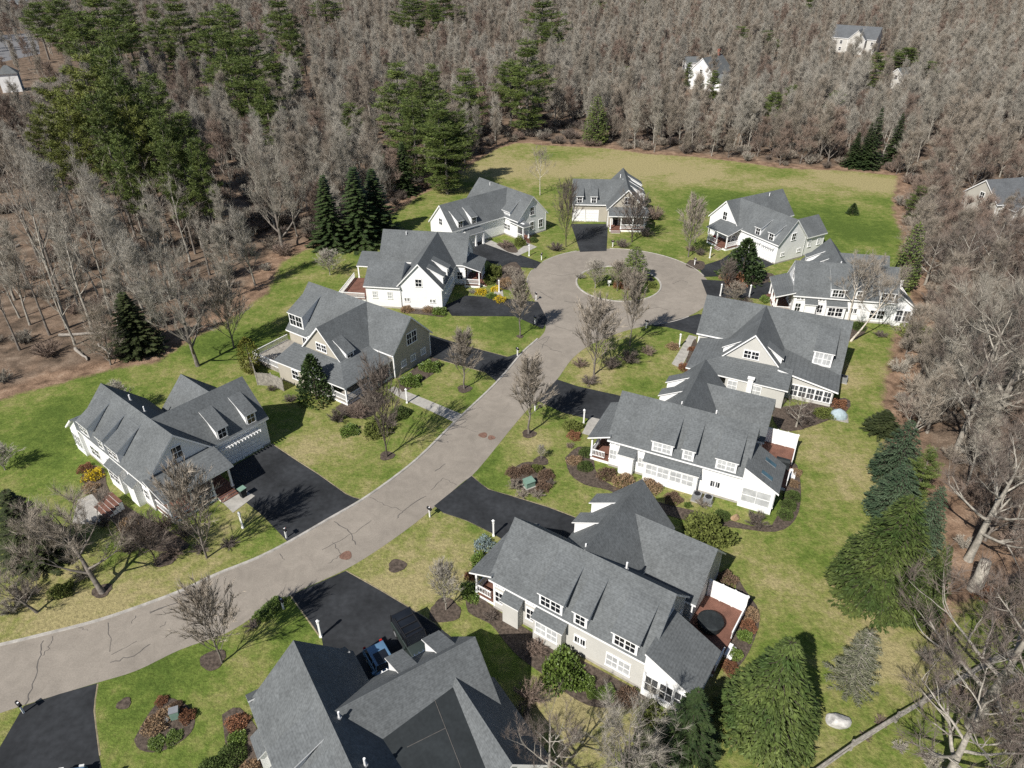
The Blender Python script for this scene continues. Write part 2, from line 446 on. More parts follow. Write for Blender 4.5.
        s.part(mb, 'steps', [M[mat], M['white']])
    def garage_door(s, axis, c, out, u0, u1, z1=2.2, col='white'):
        mb = MB(); o = out
        def bx(ua, ub, za, zb, d0, d1, mi=0):
            p, q = sorted((c + o * d0, c + o * d1))
            if axis == 'y': mb.box(ua, ub, p, q, za, zb, mi)
            else: mb.box(p, q, ua, ub, za, zb, mi)
        bx(u0, u1, .0, z1, -.05, .02)
        for k in range(1, 4): bx(u0, u1, z1 * k / 4 - .012, z1 * k / 4 + .012, .0, .028, 1)
        n = 4
        for k in range(n):
            for j in range(4):
                a = u0 + (u1 - u0) * (k + .12) / n; b = u0 + (u1 - u0) * (k + .88) / n
                bx(a, b, z1 * (j + .2) / 4, z1 * (j + .8) / 4, .0, .035)
        bx(u0 - .15, u0, 0, z1 + .15, -.05, .05); bx(u1, u1 + .15, 0, z1 + .15, -.05, .05); bx(u0 - .15, u1 + .15, z1, z1 + .16, -.04, .055)
        s.part(mb, 'garage_door', [M[col], M['metal']])
    def door(s, axis, c, out, u0, u1, z0=.5, z1=2.5, col='black'):
        mb = MB(); o = out
        def bx(ua, ub, za, zb, d0, d1, mi=0):
            p, q = sorted((c + o * d0, c + o * d1))
            if axis == 'y': mb.box(ua, ub, p, q, za, zb, mi)
            else: mb.box(p, q, ua, ub, za, zb, mi)
        bx(u0, u1, z0, z1, -.05, .02); bx(u0 - .12, u0, z0, z1 + .12, -.05, .05, 1); bx(u1, u1 + .12, z0, z1 + .12, -.05, .05, 1); bx(u0, u1, z1, z1 + .12, -.05, .05, 1)
        bx(u0 + .12, u1 - .12, z0 + 1.1, z1 - .15, .0, .032, 2)
        s.part(mb, 'door', [M[col], M['white'], M['glass']])
    def vent(s, x, y, z, h=.7, r=.07, m='white'):
        mb = MB(); mb.cyl(x, y, z - .4, z + h, r, 8); mb.cyl(x, y, z - .1, z + .06, r * 2.2, 8, 1)
        s.part(mb, 'vent_pipe', [M[m], M['metal']])
    def trellis(s, axis, c, out, u0, u1, z=2.55, n=7):
        mb = MB(); o = out
        for k in range(n):
            u = u0 + (u1 - u0) * k / (n - 1); p, q = sorted((c - o * .05, c + o * .7))
            if axis == 'x': mb.box(p, q, u - .03, u + .03, z, z + .14)
            else: mb.box(u - .03, u + .03, p, q, z, z + .14)
        for dd in (.12, .45):
            p, q = sorted((c + o * dd, c + o * (dd + .07)))
            if axis == 'x': mb.box(p, q, u0 - .15, u1 + .15, z + .14, z + .2)
            else: mb.box(u0 - .15, u1 + .15, p, q, z + .14, z + .2)
        s.part(mb, 'trellis', M['white'])
    def sunporch(s, x0, x1, y0, y1, zh, zl, glass='screen', front=3, zb=.35):
        """lean-to room on the +x gable, roof falling to +x, screened openings on -y and +x"""
        mb = MB(); sl = (zh - zl) / (x1 - x0)
        xw = x1 - .35; zt = zl + .35 * sl - .16
        o = len(mb.v)
        mb.prism([(x0, -.4), (xw, -.4), (xw, zt), (x0, zh - .14)], 'y', y0 + .3, y1 - .3)
        sp = s.part(mb, 'sun_porch', M['white'] if glass == 'screen' else s.sid)
        rf = MB(); rf.slab([(x0, y0, zh), (x1, y0, zl), (x1, y1, zl), (x0, y1, zh)], .2, 0, 1); s.part(rf, 'sun_porch_roof', [s.roofm, M['white']], sp)
        if front:
            L = (xw - x0 - .35) / front
            for k in range(front): s.win('y', y0 + .3, -1, x0 + .25 + L * k, x0 + .25 + L * (k + 1) - .2, zb + .45, 2.45, 1, glass, rows=2)
        L = (y1 - y0 - 1.0) / 3
        for k in range(3): s.win('x', xw, 1, y0 + .55 + L * k, y0 + .55 + L * (k + 1) - .18, zb + .45, zt - .35, 1, glass)
        return sp
    def finish(s):
        w = s.part(s.W, 'wall', s.sid)
        F = MB()
        for i, b in enumerate(s.pend): F.box(b[0] - i * .002, b[1] + i * .002, b[2] - i * .002, b[3] + i * .002, b[4] - .1, b[5] + i * .004)
        s.part(F, 'foundation', M['found'])
        s.part(s.Rf, 'roof', [s.roofm, M['white'], M['rubber']])
        s.part(s.T, 'corner_boards', M['white'])
        return s.root

ZE, ZR = 3.5, 7.4

def cape(label, x, y, yaw, mir=1, siding='w_white', gx=8.1, yend=14.1, rear=16.4, xp=0.0, x0=1.2, gz=ZR, ry=10.9, rz=6.3, trel=True, lowglass=None, sun=(19.6, 4.5), gd=((8.2, 9.5), (11.2, 12.5)),
         glass='glass', bay2=(6.2, 8.8), bay2n=2, skylights=False, screen='screen', front=3, deck=True, membrane=False, fd=((6.3, 8.5, 2), (9.4, 10.65, 1), (12.7, 14.8, 2))):
    """cottage with three shed dormers along the front slope, garage wing behind, porch at the drive end"""
    lowglass = lowglass or glass
    h = House(label, x, y, yaw, mir, siding)
    h.gable('x', x0, 15.8, 0, 7.6, ZE, ZR)
    h.gable('y', 3.86, yend, gx - 3.6, gx + 3.6, gz - 3.9, gz - .02, end0=False)
    if rear: h.gable('x', gx + .6, rear, ry - 3.4, ry + 3.4, rz - 3.4, rz, end0=False)
    for (a, b, n) in fd: h.dormer('y', .12, 3.3, a, b, 3.3, 4.95, 6.8, n, glass, wz=(3.78, 4.80), ov=.12)
    xw = gx - 3.3
    for (a, b) in gd: h.dormer('x', xw - .02, gx - 1.2, a, b, gz - 4.1, gz - 2.3, gz - 1.2, 1, 'glass', wz=(gz - 3.65, gz - 2.48))
    # front windows
    h.win('y', .3, -1, 2.05, 2.95, 2.85, 3.2, 2, glass, rows=1); h.win('y', .3, -1, 5.15, 5.85, 2.85, 3.2, 2, glass, rows=1)
    h.win('y', .3, -1, 2.05, 2.75, 1.0, 2.2, 1, glass); h.win('y', .3, -1, 5.15, 5.8, 1.0, 2.2, 1, glass)
    h.bump(3.25, 4.75, -.45, .3, 2.55, 3.25, name='chimney_bay')
    if bay2n: h.bump(bay2[0], bay2[1], -.45, .3, 2.55, 3.15, [(bay2[0] + .3 + k * (bay2[1] - bay2[0] - .5) / (bay2n / 2), bay2[0] + .3 + (k + 1) * (bay2[1] - bay2[0] - .5) / (bay2n / 2) - .2, 1.0, 2.25, 2) for k in range(bay2n // 2)], lowglass)
    if bay2[1] < 9.2: h.win('y', .3, -1, 9.6, 10.5, 1.35, 2.05, 2, 'glass', rows=1)
    h.win('y', .3, -1, 12.4, 14.3, .75, 2.0, 2, lowglass) if not skylights else h.win('y', .3, -1, 12.6, 13.5, 1.2, 1.9, 2, 'glass', rows=1)
    # drive-end gable: upper window, entry porch
    xg = x0 + .28
    h.win('x', xg, -1, 3.3, 4.3, 4.5, 5.8, 1, 'glass')
    h.slab([(xp - .1, -.02, 3.1), (x0 + .3, -.02, 4.0), (x0 + .3, 7.3, 4.0), (xp - .1, 7.3, 3.1)])
    h.floor(xp + .15, x0 + .25, .4, 7.0, .5)
    h.posts([(xp + .3, .5), (xp + .3, 2.7), (xp + .3, 4.9), (xp + .3, 6.85)], .5, 2.95)
    h.rail((xp + .3, .6), (xp + .3, 4.8)); h.rail((xp + .4, .5), (1.4, .5))
    h.steps(xp + .2, 1.4, 5.0, 6.8, .5, '-x', 3)
    h.door('x', xg, -1, 5.3, 6.3); h.win('x', xg, -1, 2.0, 3.6, 1.2, 2.5, 2, 'glass')
    # garage doors
    dc = 'white'
    h.garage_door('x', xw, -1, gd[0][0] - .3, gd[0][0] + 1.9, col=dc); h.garage_door('x', xw, -1, gd[0][0] + 2.3, gd[0][0] + 4.5, col=dc)
    if trel: h.trellis('x', xw, -1, gd[0][0] - .3, gd[0][0] + 1.9); h.trellis('x', xw, -1, gd[0][0] + 2.3, gd[0][0] + 4.5)
    h.win('y', yend - .28, 1, gx - .5, gx + .5, 4.6, 5.8, 1)
    # far gable windows
    h.win('x', 15.52, 1, 3.3, 4.3, 5.2, 6.2, 1, 'glass'); h.win('x', 15.52, 1, 5.6, 6.8, 1.0, 2.4, 2, 'glass')
    if sun:
        h.sunporch(15.5, sun[0], -.35, sun[1], 5.0, 3.0, screen, front)
        if skylights:
            for yy in (.9, 3.1):
                mb = MB(); sl = 2.0 / (sun[0] - 15.5)
                f = lambda xx: 5.0 - (xx - 15.5) * sl
                mb.slab([(17.0, yy - .28, f(17.0) + .07), (18.1, yy - .28, f(18.1) + .07), (18.1, yy + .28, f(18.1) + .07), (17.0, yy + .28, f(17.0) + .07)], .12, 0, 1)
                h.part(mb, 'skylight', [M['skylight'], M['metal']])
    if deck:
        h.floor(rear - .3, 19.5, sun[1] - .25, 11.2, .55, 'deck', 'deck', 'white')
        mb = MB(); mb.box(rear - .2, 19.5, 11.2, 11.28, .3, 2.3); mb.box(rear - .25, 19.55, 11.17, 11.31, 2.3, 2.38)
        for k in range(4): mb.box(rear - .2 + k * 1.05, rear - .05 + k * 1.05, 11.14, 11.34, .1, 2.42)
        h.part(mb, 'privacy_screen', M['white'])
        h.rail((19.45, 11.1), (19.45, 8.0)); h.rail((19.45, 6.3), (19.45, sun[1] - .1)); h.steps(16, 19.5, 6.5, 7.8, .55, '+x', 2, 'white')
    h.vent(7.9, 4.4, 6.85, .6); h.vent(11.4, 4.6, 6.6, .7, .08); 
    if membrane:
        g = lambda xx, yy: 4.8 + .085 * (yy - 6.5) - .13 * (xx - 8.4)
        q = [(7.7, 5.6), (15.4, 6.4), (15.4, 11.2), (8.2, 12.1)]
        h.slab([(a, b, g(a, b) + .02) for a, b in q], .2, 2)
        se = MB()
        for (a, b) in (((8.8, 10.4), (14.8, 9.6)), ((10.6, 7.5), (10.9, 10.1))):
            p, q2 = Vector((*a, g(*a) + .03)), Vector((*b, g(*b) + .03)); se.tube([p, q2], .022, 4)
        h.part(se, 'roof_seam', M['sealer'])
    return h

def court(label, x, y, yaw, mir=1, siding='w_white', gx=9.3, gf=-9.4, x0=.3, low=None, fd=None, xp=17.0, lowridge=None):
    """house whose garage wing projects to the front, doors to the +x side, entry porch on the +x gable"""
    h = House(label, x, y, yaw, mir, siding)
    h.gable('x', x0, 14.5, 0, 7.6, ZE, ZR)
    h.gable('y', gf, 3.74, gx - 3.6, gx + 3.6, ZE, ZR - .02, end1=False)
    xw = gx + 3.3; b = gf + 1.4
    for k in range(2):
        a = b + 3.0 * k
        h.dormer('x', xw + .02, gx + 1.0, a, a + 1.35, 3.3, 5.1, 6.3, 1, 'glass', wz=(3.75, 4.92))
    h.garage_door('x', xw, 1, b - .4, b + 2.0, 2.2); h.garage_door('x', xw, 1, b + 2.6, b + 5.0, 2.2)
    h.trellis('x', xw, 1, b - .4, b + 2.0); h.trellis('x', xw, 1, b + 2.6, b + 5.0)
    yw = gf + .28
    h.win('y', yw, -1, gx - .55, gx + .35, 3.75, 4.85, 1, 'glass')
    h.win('y', yw, -1, gx - 2.4, gx - 1.7, 1.25, 1.75, 2, 'glass', rows=1); h.win('y', yw, -1, gx + 1.5, gx + 2.2, 1.25, 1.75, 2, 'glass', rows=1)
    # main front wall right of the garage
    if gx < 8.5:
        h.dormer('y', .33, 3.2, 9.9, 12.0, 3.3, 4.7, 6.7, 2, 'blind', wz=(3.7, 4.5))
        h.win('y', .3, -1, 11.9 - 1.4, 12.0, 1.1, 2.1, 2); h.win('y', .3, -1, 9.0, 9.5, 1.4, 2.0, 1)
    else: h.win('y', .3, -1, gx + 3.7, gx + 4.5, 1.0, 2.2, 1)
    h.win('x', 14.22, 1, 3.3, 4.2, 3.9, 5.3, 1); h.win('x', 14.22, 1, 5.5, 6.4, 1.1, 2.5, 1); h.win('x', 14.22, 1, 3.3, 4.2, 1.1, 2.5, 1)
    # entry porch
    if xp:
        h.slab([(14.1, -.9, 3.9), (xp, -.9, 2.95), (xp, 4.6 if gx > 8.5 else 7.3, 2.95), (14.1, 4.6 if gx > 8.5 else 7.3, 3.9)])
        ye = 4.3 if gx > 8.5 else 7.0
        h.floor(14.2, xp - .2, -.6, ye, .5); h.posts([(xp - .35, -.45), (xp - .35, ye * .45), (xp - .35, ye - .2), (14.4, -.45)], .5, 2.95)
        h.rail((14.4, -.45), (xp - .4, -.45)); h.rail((xp - .35, ye * .45), (xp - .35, ye - .2)); h.steps(14.2, xp - .2, .2, 1.6, .5, '+x', 3)
        h.door('x', 14.22, 1, .8, 1.8)
        mb = MB(); px_ = xp - 1.1
        mb.box(px_ - .35, px_ + .35, ye - 1.6, ye - .9, .5, .95); mb.box(px_ - .35, px_ + .35, ye - .95, ye - .85, .5, 1.45)
        h.part(mb, 'porch_seat', M['cloth_red'])
    if low:   # lower wing beside the garage, lean-to towards the front
        lx0, lx1, ly0, lyr, lze, lzr = low
        h.gable('x', lx0, lx1, ly0, 2 * lyr - ly0, lze, lzr, end1=False)
        for (a) in (1.3, 3.6):
            if lx0 + a + .6 < lx1: h.win('y', ly0 + .3, -1, lx0 + a, lx0 + a + .6, 1.6, 2.6, 1, 'blind')
    h.vent(x0 + 4.0, 3.2, 6.8, .6); 
    return h

def cross(label, x, y, yaw, mir=1, siding='w_beige', dorm=(14.4, 16.7), xw=12.6, sunp=True, x1=18.0, glass='glass', wing_x1=12.6, porch_open=5.4):
    """house with a front cross-gable, small shed dormers on it and a low wrap-around wing with porch"""
    h = House(label, x, y, yaw, mir, siding)
    h.gable('x', 0, x1, 0, 7.6, ZE, ZR)
    h.gable('y', -4.9, 3.74, 4.0, 11.2, ZE, ZR - .02, end1=False)
    # the front slope runs lower at the far end
    h.slab([(11.05, -1.35, 2.24), (x1 - .004, -1.35, 2.24), (x1 - .004, .35, 3.87), (11.05, .35, 3.87)], .2)
    h.block(11.2, x1 - .3, -1.05, .5, 2.25)
    h.dormer('x', 4.15, 6.7, -3.9, -2.5, 3.4, 4.5, 6.1, 1, 'glass', cheek='white', wz=(3.65, 4.35))
    h.dormer('x', 11.05, 8.5, -3.9, -2.5, 3.4, 4.5, 6.1, 1, 'glass', cheek='white', wz=(3.65, 4.35))
    h.dormer('y', -.75, 3.1, dorm[0], dorm[1], 2.4, 4.75, 6.6, 2, glass, wz=(3.05, 4.55), ov=.12)
    h.win('y', -4.62, -1, 6.7, 8.4, 4.0, 4.95, 2, 'glass')
    # wrap-around roof
    zl, zh = 2.75, 3.7
    h.slab([(.5, -7.9, zl), (wing_x1, -8.3, zl), (wing_x1, -4.7, zh), (4.3, -4.7, zh)][::1])
    h.slab([(.5, -7.9, zl), (4.3, -4.7, zh), (4.3, .35, zh), (.5, .35, zl)])
    h.block(porch_open, wing_x1 - .3, -8.0, -4.6, 2.7)
    h.block(4.2, 11.0, -4.7, .3, 3.5)
    h.floor(.7, porch_open, -7.6, -4.6, .5, 'weathered'); h.floor(.7, 4.2, -4.6, .3, .5, 'weathered')
    h.posts([(.85, -7.45), (.85, -3.7), (.85, -.1), (3.2, -7.45)], .5, 2.75)
    h.rail((.85, -7.35), (.85, -3.8)); h.rail((.95, -7.45), (3.1, -7.45))
    for (a, b) in ((porch_open + .4, porch_open + 1.4), (porch_open + 3.1, porch_open + 4.2)): h.win('y', -8.0, -1, a, b, 1.1, 2.3, 1, glass)
    # drive-end gable
    h.win('x', .28, -1, 2.95, 4.7, 3.6, 5.1, 2, 'glass')
    for a in (1.6, 3.4, 5.4): h.win('x', .28, -1, a, a + .8, 1.0, 1.75, 1, 'blind' if siding == 'w_tan' else 'glass', rows=1)
    if sunp:   # screened room, its roof running on from the cross-gable
        mb = MB(); mb.prism([(11.0, -.4), (17.5, -.4), (17.5, 2.25), (11.0, 3.5)], 'y', -5.15, -1.0); sp = h.part(mb, 'sun_porch', h.sid)
        rf = MB(); rf.slab([(10.9, -5.5, 3.75), (18.0, -5.5, 2.35), (18.0, -1.2, 2.35), (10.9, .2, 3.75)], .2, 0, 1); h.part(rf, 'sun_porch_roof', [h.roofm, M['white']], sp)
        for k in range(5): h.win('y', -5.15, -1, 12.85 + k * .93, 13.6 + k * .93, .55, 1.95, 1, 'screen')
        for k in range(4): h.win('x', 17.5, 1, -4.9 + k * .95, -4.2 + k * .95, .55, 1.8, 1, 'screen')
        mb = MB(); mb.box(8.0, 8.6, -8.35, -7.9, 0, 3.3); mb.box(7.9, 8.7, -8.45, -7.85, 3.3, 3.4); h.part(mb, 'porch_column', M['white'])
    return h
# ------------------------------------------------------------------ vegetation kit
def rv(rng, s=1.0): return Vector((rng.uniform(-s, s), rng.uniform(-s, s), rng.uniform(-s, s)))

def tri_twig(mb, p, d, L, w, rng):
    a = d.cross(rv(rng)).normalized() * w
    q = p + d * L
    mb.add([p - a, p + a, q], [(0, 1, 2)])

def bare_tree(seed, H, spread, r0, clear=.3, limbs=9, up=.75, fork=False, lean=(0, 0), twigs=1.0, wob=.35, twl=1.15, tww=.0105, sub=4, droop=0.0, top=1.0):
    """leafless tree: returns (trunk with limbs, crown of branchlets and twigs)"""
    rng = random.Random(seed)
    T, C = MB(), MB()
    tips = []
    def path(p, d, L, n, wob, grav):
        pts = [p.copy()]; d = d.normalized()
        for i in range(n):
            d = (d + rv(rng, wob) / n ** .5 + Vector((0, 0, grav / n))).normalized()
            p = p + d * (L / n); pts.append(p.copy())
        return pts, d
    def limb(p, d, L, r, lev):
        n = 5 if lev < 2 else 3
        pts, dd = path(p, d, L, n, wob * (1 if lev else .6), .45 - droop)
        rad = [r * (1 - .75 * i / n) for i in range(n + 1)]
        if lev < 2: T.tube(pts, rad, 5 if lev else 6)
        else: C.tube(pts, [max(.008, x) for x in rad], 3)
        if lev >= 2:
            for k in range(int(25 * twigs)):
                t = rng.uniform(.2, 1.0) * n; i = min(n - 1, int(t)); q = pts[i].lerp(pts[i + 1], t - i)
                e = ((pts[i + 1] - pts[i]).normalized() * .8 + rv(rng, .75) + Vector((0, 0, .25 - droop))).normalized()
                tri_twig(C, q, e, rng.uniform(.5, 1.1) * twl, tww * rng.uniform(.7, 1.3), rng)
            return
        m = sub + (1 if lev == 0 else 0)
        for k in range(m):
            t = rng.uniform(.28, 1.0) if k < m - 1 else .98
            t *= n; i = min(n - 1, int(t)); q = pts[i].lerp(pts[i + 1], t - i)
            base = (pts[i + 1] - pts[i]).normalized()
            e = (base * .9 + rv(rng, .9) + Vector((0, 0, .2 - droop))).normalized()
            limb(q, e, L * rng.uniform(.4, .62), rad[i] * .6, lev + 1)
    n = 8
    d = Vector((lean[0], lean[1], 1))
    trunk, _ = path(Vector((0, 0, -.3)), d, H * .82 * top, n, .16 + .1 * wob, .2)
    T.tube(trunk, [r0 * (1.25 if i == 0 else 1) * (1 - .8 * i / n) for i in range(n + 1)], 7)
    g = rng.uniform(0, 6)
    for k in range(limbs):
        f = clear + (1 - clear) * (k + rng.uniform(0, .6)) / limbs
        f = min(f, .985)
        t = f * n; i = min(n - 1, int(t)); q = trunk[i].lerp(trunk[i + 1], t - i)
        g += 2.4 + rng.uniform(-.4, .4)
        h = (f - clear) / (1 - clear)
        uu = up * (.7 + .9 * h)
        e = Vector((math.cos(g), math.sin(g), uu)).normalized()
        L = spread * (1.0 - .45 * h) * rng.uniform(.8, 1.15)
        limb(q, e, L, r0 * (1 - .75 * f) * .62, 0)
    limb(trunk[-1], Vector((0, 0, 1)), H * .2, r0 * .2, 1)
    return T, C

def vase_tree(seed, H, W, r0, stems=7, twigs=1.0, tww=.016, clear=.12, oval=True):
    """young street tree: short stem, many steep limbs filling an egg-shaped crown"""
    rng = random.Random(seed); T, C = MB(), MB()
    n = 6; pts = [Vector((rng.uniform(-.05, .05) * i, rng.uniform(-.05, .05) * i, -.2 + H * .85 * i / n)) for i in range(n + 1)]
    T.tube(pts, [r0 * (1 - .85 * i / n) for i in range(n + 1)], 6)
    N = int(40 * stems / 7)
    for k in range(N):
        f = clear + (.86 - clear) * (k / N) ** .9
        z = H * f; g = k * 2.399 + rng.uniform(-.3, .3)
        # reach the envelope of the egg
        L = W * .5 * (1.06 - .88 * f ** 1.15) * rng.uniform(.78, 1.12) * 1.1 + .12
        e = Vector((math.cos(g) * .62, math.sin(g) * .62, .9)).normalized()
        p = Vector((0, 0, z)); q = [p]; d = e.copy()
        for i in range(4):
            d = (d + rv(rng, .16) + Vector((0, 0, .06))).normalized(); p = p + d * (L * 1.35 / 4); q.append(p)
        rr = max(.012, r0 * .4 * (1 - f))
        T.tube(q, [rr * (1 - .2 * i) for i in range(5)], 4)
        for j in range(9):
            t = rng.uniform(.8, 4); i = min(3, int(t)); b = q[i].lerp(q[i + 1], t - i)
            d2 = ((q[i + 1] - q[i]).normalized() + rv(rng, .65) + Vector((0, 0, .15))).normalized()
            l2 = L * rng.uniform(.3, .55)
            m = [b, b + d2 * l2 * .5 + rv(rng, .05), b + d2 * l2 + rv(rng, .1)]
            C.tube(m, [.014, .01, .006], 3)
            for w in range(int(14 * twigs)):
                t = rng.uniform(.1, 1.9); i2 = min(1, int(t)); c = m[i2].lerp(m[i2 + 1], t - i2)
                tri_twig(C, c, (d2 + rv(rng, .6) + Vector((0, 0, .2))).normalized(), rng.uniform(.25, .6) * (H / 6) ** .5, tww * rng.uniform(.7, 1.3), rng)
    return T, C

def kite(mb, p, d, n, L, w):
    """one flat spray of foliage: narrow kite"""
    a = d.cross(n)
    if a.length < 1e-4: a = d.cross(Vector((1, 0, .3)))
    a = a.normalized() * w
    q = p + d * L; m = p + d * (L * .45)
    mb.add([p, m + a, q, m - a], [(0, 1, 2, 3)])

def spruce(seed, H, Rr, levels=34, per=9, w=.2, droop=.18, power=.85, base=.03, narrow_top=0.0, fill=1.0, r0=None, upturn=.12):
    rng = random.Random(seed); T, C = MB(), MB()
    T.tube([(0, 0, -.3), (0, 0, H * .5), (0, 0, H * .97)], [r0 or H * .016, H * .009, .02], 6)
    for l in range(levels):
        f = base + (1 - base) * ((l + rng.uniform(-.2, .2)) / levels)
        f = max(base, f); z = H * f
        r = Rr * (1 - f) ** power * rng.uniform(.86, 1.1) + .12
        m = max(4, int(per * (.55 + .6 * (1 - f))))
        g0 = rng.uniform(0, 6)
        for k in range(m):
            g = g0 + 2 * PI * k / m + rng.uniform(-.2, .2)
            rr = r * rng.uniform(.72, 1.15)
            dz = -droop * rr + rng.uniform(-.05, .05) * rr
            u = Vector((math.cos(g), math.sin(g), 0)); s = Vector((-u.y, u.x, 0))
            def P(t): return Vector((0, 0, z)) + u * (rr * t) + Vector((0, 0, dz * t + upturn * rr * max(0, t - .6)))
            T.tube([P(0), P(.6), P(.95)], [.03 + .006 * rr, .02, .008], 3)
            ns = max(4, int((4 + rr * 6.5) * fill))
            for j in range(ns):
                t = .22 + .78 * (j + rng.random()) / ns
                L = ((.085 * rr + .20) * (1.15 - .65 * t) - .1) * rng.uniform(.75, 1.25)
                p = P(t)
                for sg in (-1, 1):
                    d = (u * rng.uniform(.45, .8) + s * sg * rng.uniform(.6, 1) + Vector((0, 0, rng.uniform(-.35, .12)))).normalized()
                    kite(C, p, d, Vector((rng.uniform(-.3, .3), rng.uniform(-.3, .3), 1)), L + .22, w * rng.uniform(.7, 1.25))
            kite(C, P(.72), (P(1) - P(.7)).normalized(), Vector((0, 0, 1)), rr * .3 + .25, w)
    for k in range(6): kite(C, Vector((0, 0, H * .93)), Vector((rng.uniform(-.3, .3), rng.uniform(-.3, .3), 1)).normalized(), Vector((rng.random(), rng.random(), 0)), H * .07 + .2, w * .6)
    return T, C

def dense_spruce(seed, H, Rr, levels=44, per=15, w=.045, power=.8, droop=.2, fill=2.0):
    """compact full cone: even outline, sprays hanging from many close branches, rounded skirt"""
    rng = random.Random(seed); T, C = MB(), MB()
    T.tube([(0, 0, -.3), (0, 0, H * .5), (0, 0, H * .97)], [H * .018, H * .01, .02], 6)
    ph = [rng.uniform(0, 6) for _ in range(4)]
    for l in range(levels):
        f = .015 + .985 * l / levels; z = H * f
        r = Rr * (1 - f) ** power * (1 - .42 * math.exp(-f / .07)) + .1
        m = max(5, int(per * (.35 + .75 * (1 - f)))); g0 = rng.uniform(0, 6)
        for k in range(m):
            g = g0 + 2 * PI * k / m + rng.uniform(-.12, .12)
            rr = r * rng.uniform(.90, 1.06) * (1 + .05 * math.sin(3 * g + ph[0] + 9 * f) + .04 * math.sin(7 * g + ph[1] - 14 * f))
            u = Vector((math.cos(g), math.sin(g), 0)); s = Vector((-u.y, u.x, 0))
            def P(t): return Vector((0, 0, z)) + u * (rr * t) + Vector((0, 0, -droop * rr * t * t + .10 * rr * max(0, t - .7)))
            T.tube([P(.1), P(.6), P(.92)], [.03, .02, .008], 3)
            ns = max(4, int((3 + rr * 5) * fill))
            for j in range(ns):
                t = 1 - .75 * rng.random() ** 1.5
                for sg in (-1, 1):
                    d = (u * rng.uniform(.5, 1.0) + s * sg * rng.uniform(.15, .8) + Vector((0, 0, rng.uniform(-.55, .05)))).normalized()
                    kite(C, P(t) + s * sg * rng.uniform(0, .05 * rr + .05), d, Vector((rng.uniform(-.5, .5), rng.uniform(-.5, .5), 1)), rng.uniform(.2, .38), w * rng.uniform(.7, 1.3))
    for k in range(8): kite(C, Vector((0, 0, H * .95)), Vector((rng.uniform(-.3, .3), rng.uniform(-.3, .3), 1)).normalized(), Vector((rng.random(), rng.random(), 0)), H * .05 + .1, w)
    return T, C

def white_pine(seed, H, Rr, clear=.35, whorls=13, per=5, tuft=13, w=.05, L0=.55):
    """tall pine: bare lower stem with dead stubs, irregular plates of needle tufts"""
    rng = random.Random(seed); T, C = MB(), MB()
    n = 8; bend = rng.uniform(-.03, .03), rng.uniform(-.03, .03)
    tp = [Vector((bend[0] * H * (i / n) ** 2, bend[1] * H * (i / n) ** 2, -.3 + H * .98 * i / n)) for i in range(n + 1)]
    T.tube(tp, [H * .0145 * (1 - .88 * i / n) for i in range(n + 1)], 7)
    def tr(f): t = f * n; i = min(n - 1, int(t)); return tp[i].lerp(tp[i + 1], t - i)
    for k in range(9):
        f = rng.uniform(.15, clear); g = rng.uniform(0, 6.3); p = tr(f)
        T.tube([p, p + Vector((math.cos(g), math.sin(g), -.1)) * rng.uniform(.6, 2.2)], [.035, .01], 3)
    for l in range(whorls):
        f = clear + (1 - clear) * ((l + rng.uniform(-.3, .3)) / (whorls - .3)); f = min(max(f, clear), .985)
        h = (f - clear) / (1 - clear)
        r = Rr * (min(1, .55 + h * 1.5) if h < .3 else (1 - ((h - .3) / .7) ** 1.5 * .82)) 
        m = max(3, int(per * rng.uniform(.75, 1.3)))
        g0 = rng.uniform(0, 6)
        for k in range(m):
            if rng.random() < .1: continue
            g = g0 + 2 * PI * k / m + rng.uniform(-.4, .4); rr = r * rng.uniform(.55, 1.15)
            u = Vector((math.cos(g), math.sin(g), 0)); p0 = tr(f); rise = rng.uniform(.02, .28) + .5 * h
            def P(t): return p0 + u * (rr * t) + Vector((0, 0, rr * rise * t * t))
            T.tube([P(0), P(.5), P(.95)], [.05, .03, .012], 4)
            nt = max(3, int(rr * 2.3))
            for j in range(nt):
                t = .3 + .7 * (j + rng.random()) / nt
                sd = Vector((-u.y, u.x, 0)) * rng.uniform(-1, 1) * rr * .34 * (1.2 - t * .6)
                c = P(t) + sd + Vector((0, 0, rng.uniform(-.08, .12)))
                for q in range(tuft):
                    d = u * .55 + rv(rng, 1.0); d.z = d.z * .45 + .22; d.normalize()
                    o3 = rv(rng, .5); o3.z *= .4; kite(C, c + o3, d, rv(rng), L0 * rng.uniform(.7, 1.25), w * rng.uniform(.8, 1.4))
    return T, C

def cedar(seed, H, W, leaves=1500, w=.09, L=.3, shape='cone', rag=.2):
    """upright dense evergreen: small upright sprays through an uneven spindle"""
    rng = random.Random(seed); T, C = MB(), MB()
    T.tube([(0, 0, -.2), (0, 0, H * .85)], [H * .02, .02], 6)
    ph = [rng.uniform(0, 6) for _ in range(6)]
    for k in range(leaves):
        f = rng.random() ** (1.35 if shape == 'cone' else 1.0)
        g = rng.uniform(0, 2 * PI)
        env = (1 - f) ** .75 if shape == 'cone' else (1 - abs(2 * f - .9) ** 2.6) ** .5 if abs(2 * f - .9) < 1 else .1
        env *= 1 + rag * (math.sin(3 * g + ph[0] + 7 * f) + math.sin(5 * g + ph[1] - 11 * f)) * .7
        rr = W * .5 * env * (rng.random() ** .35)
        p = Vector((rr * math.cos(g), rr * math.sin(g), .1 + f * H * .95))
        d = (Vector((math.cos(g), math.sin(g), 0)) * .6 + Vector((0, 0, .9)) + rv(rng, .5)).normalized()
        kite(C, p, d, rv(rng), L * rng.uniform(.6, 1.3), w * rng.uniform(.7, 1.3))
    return T, C

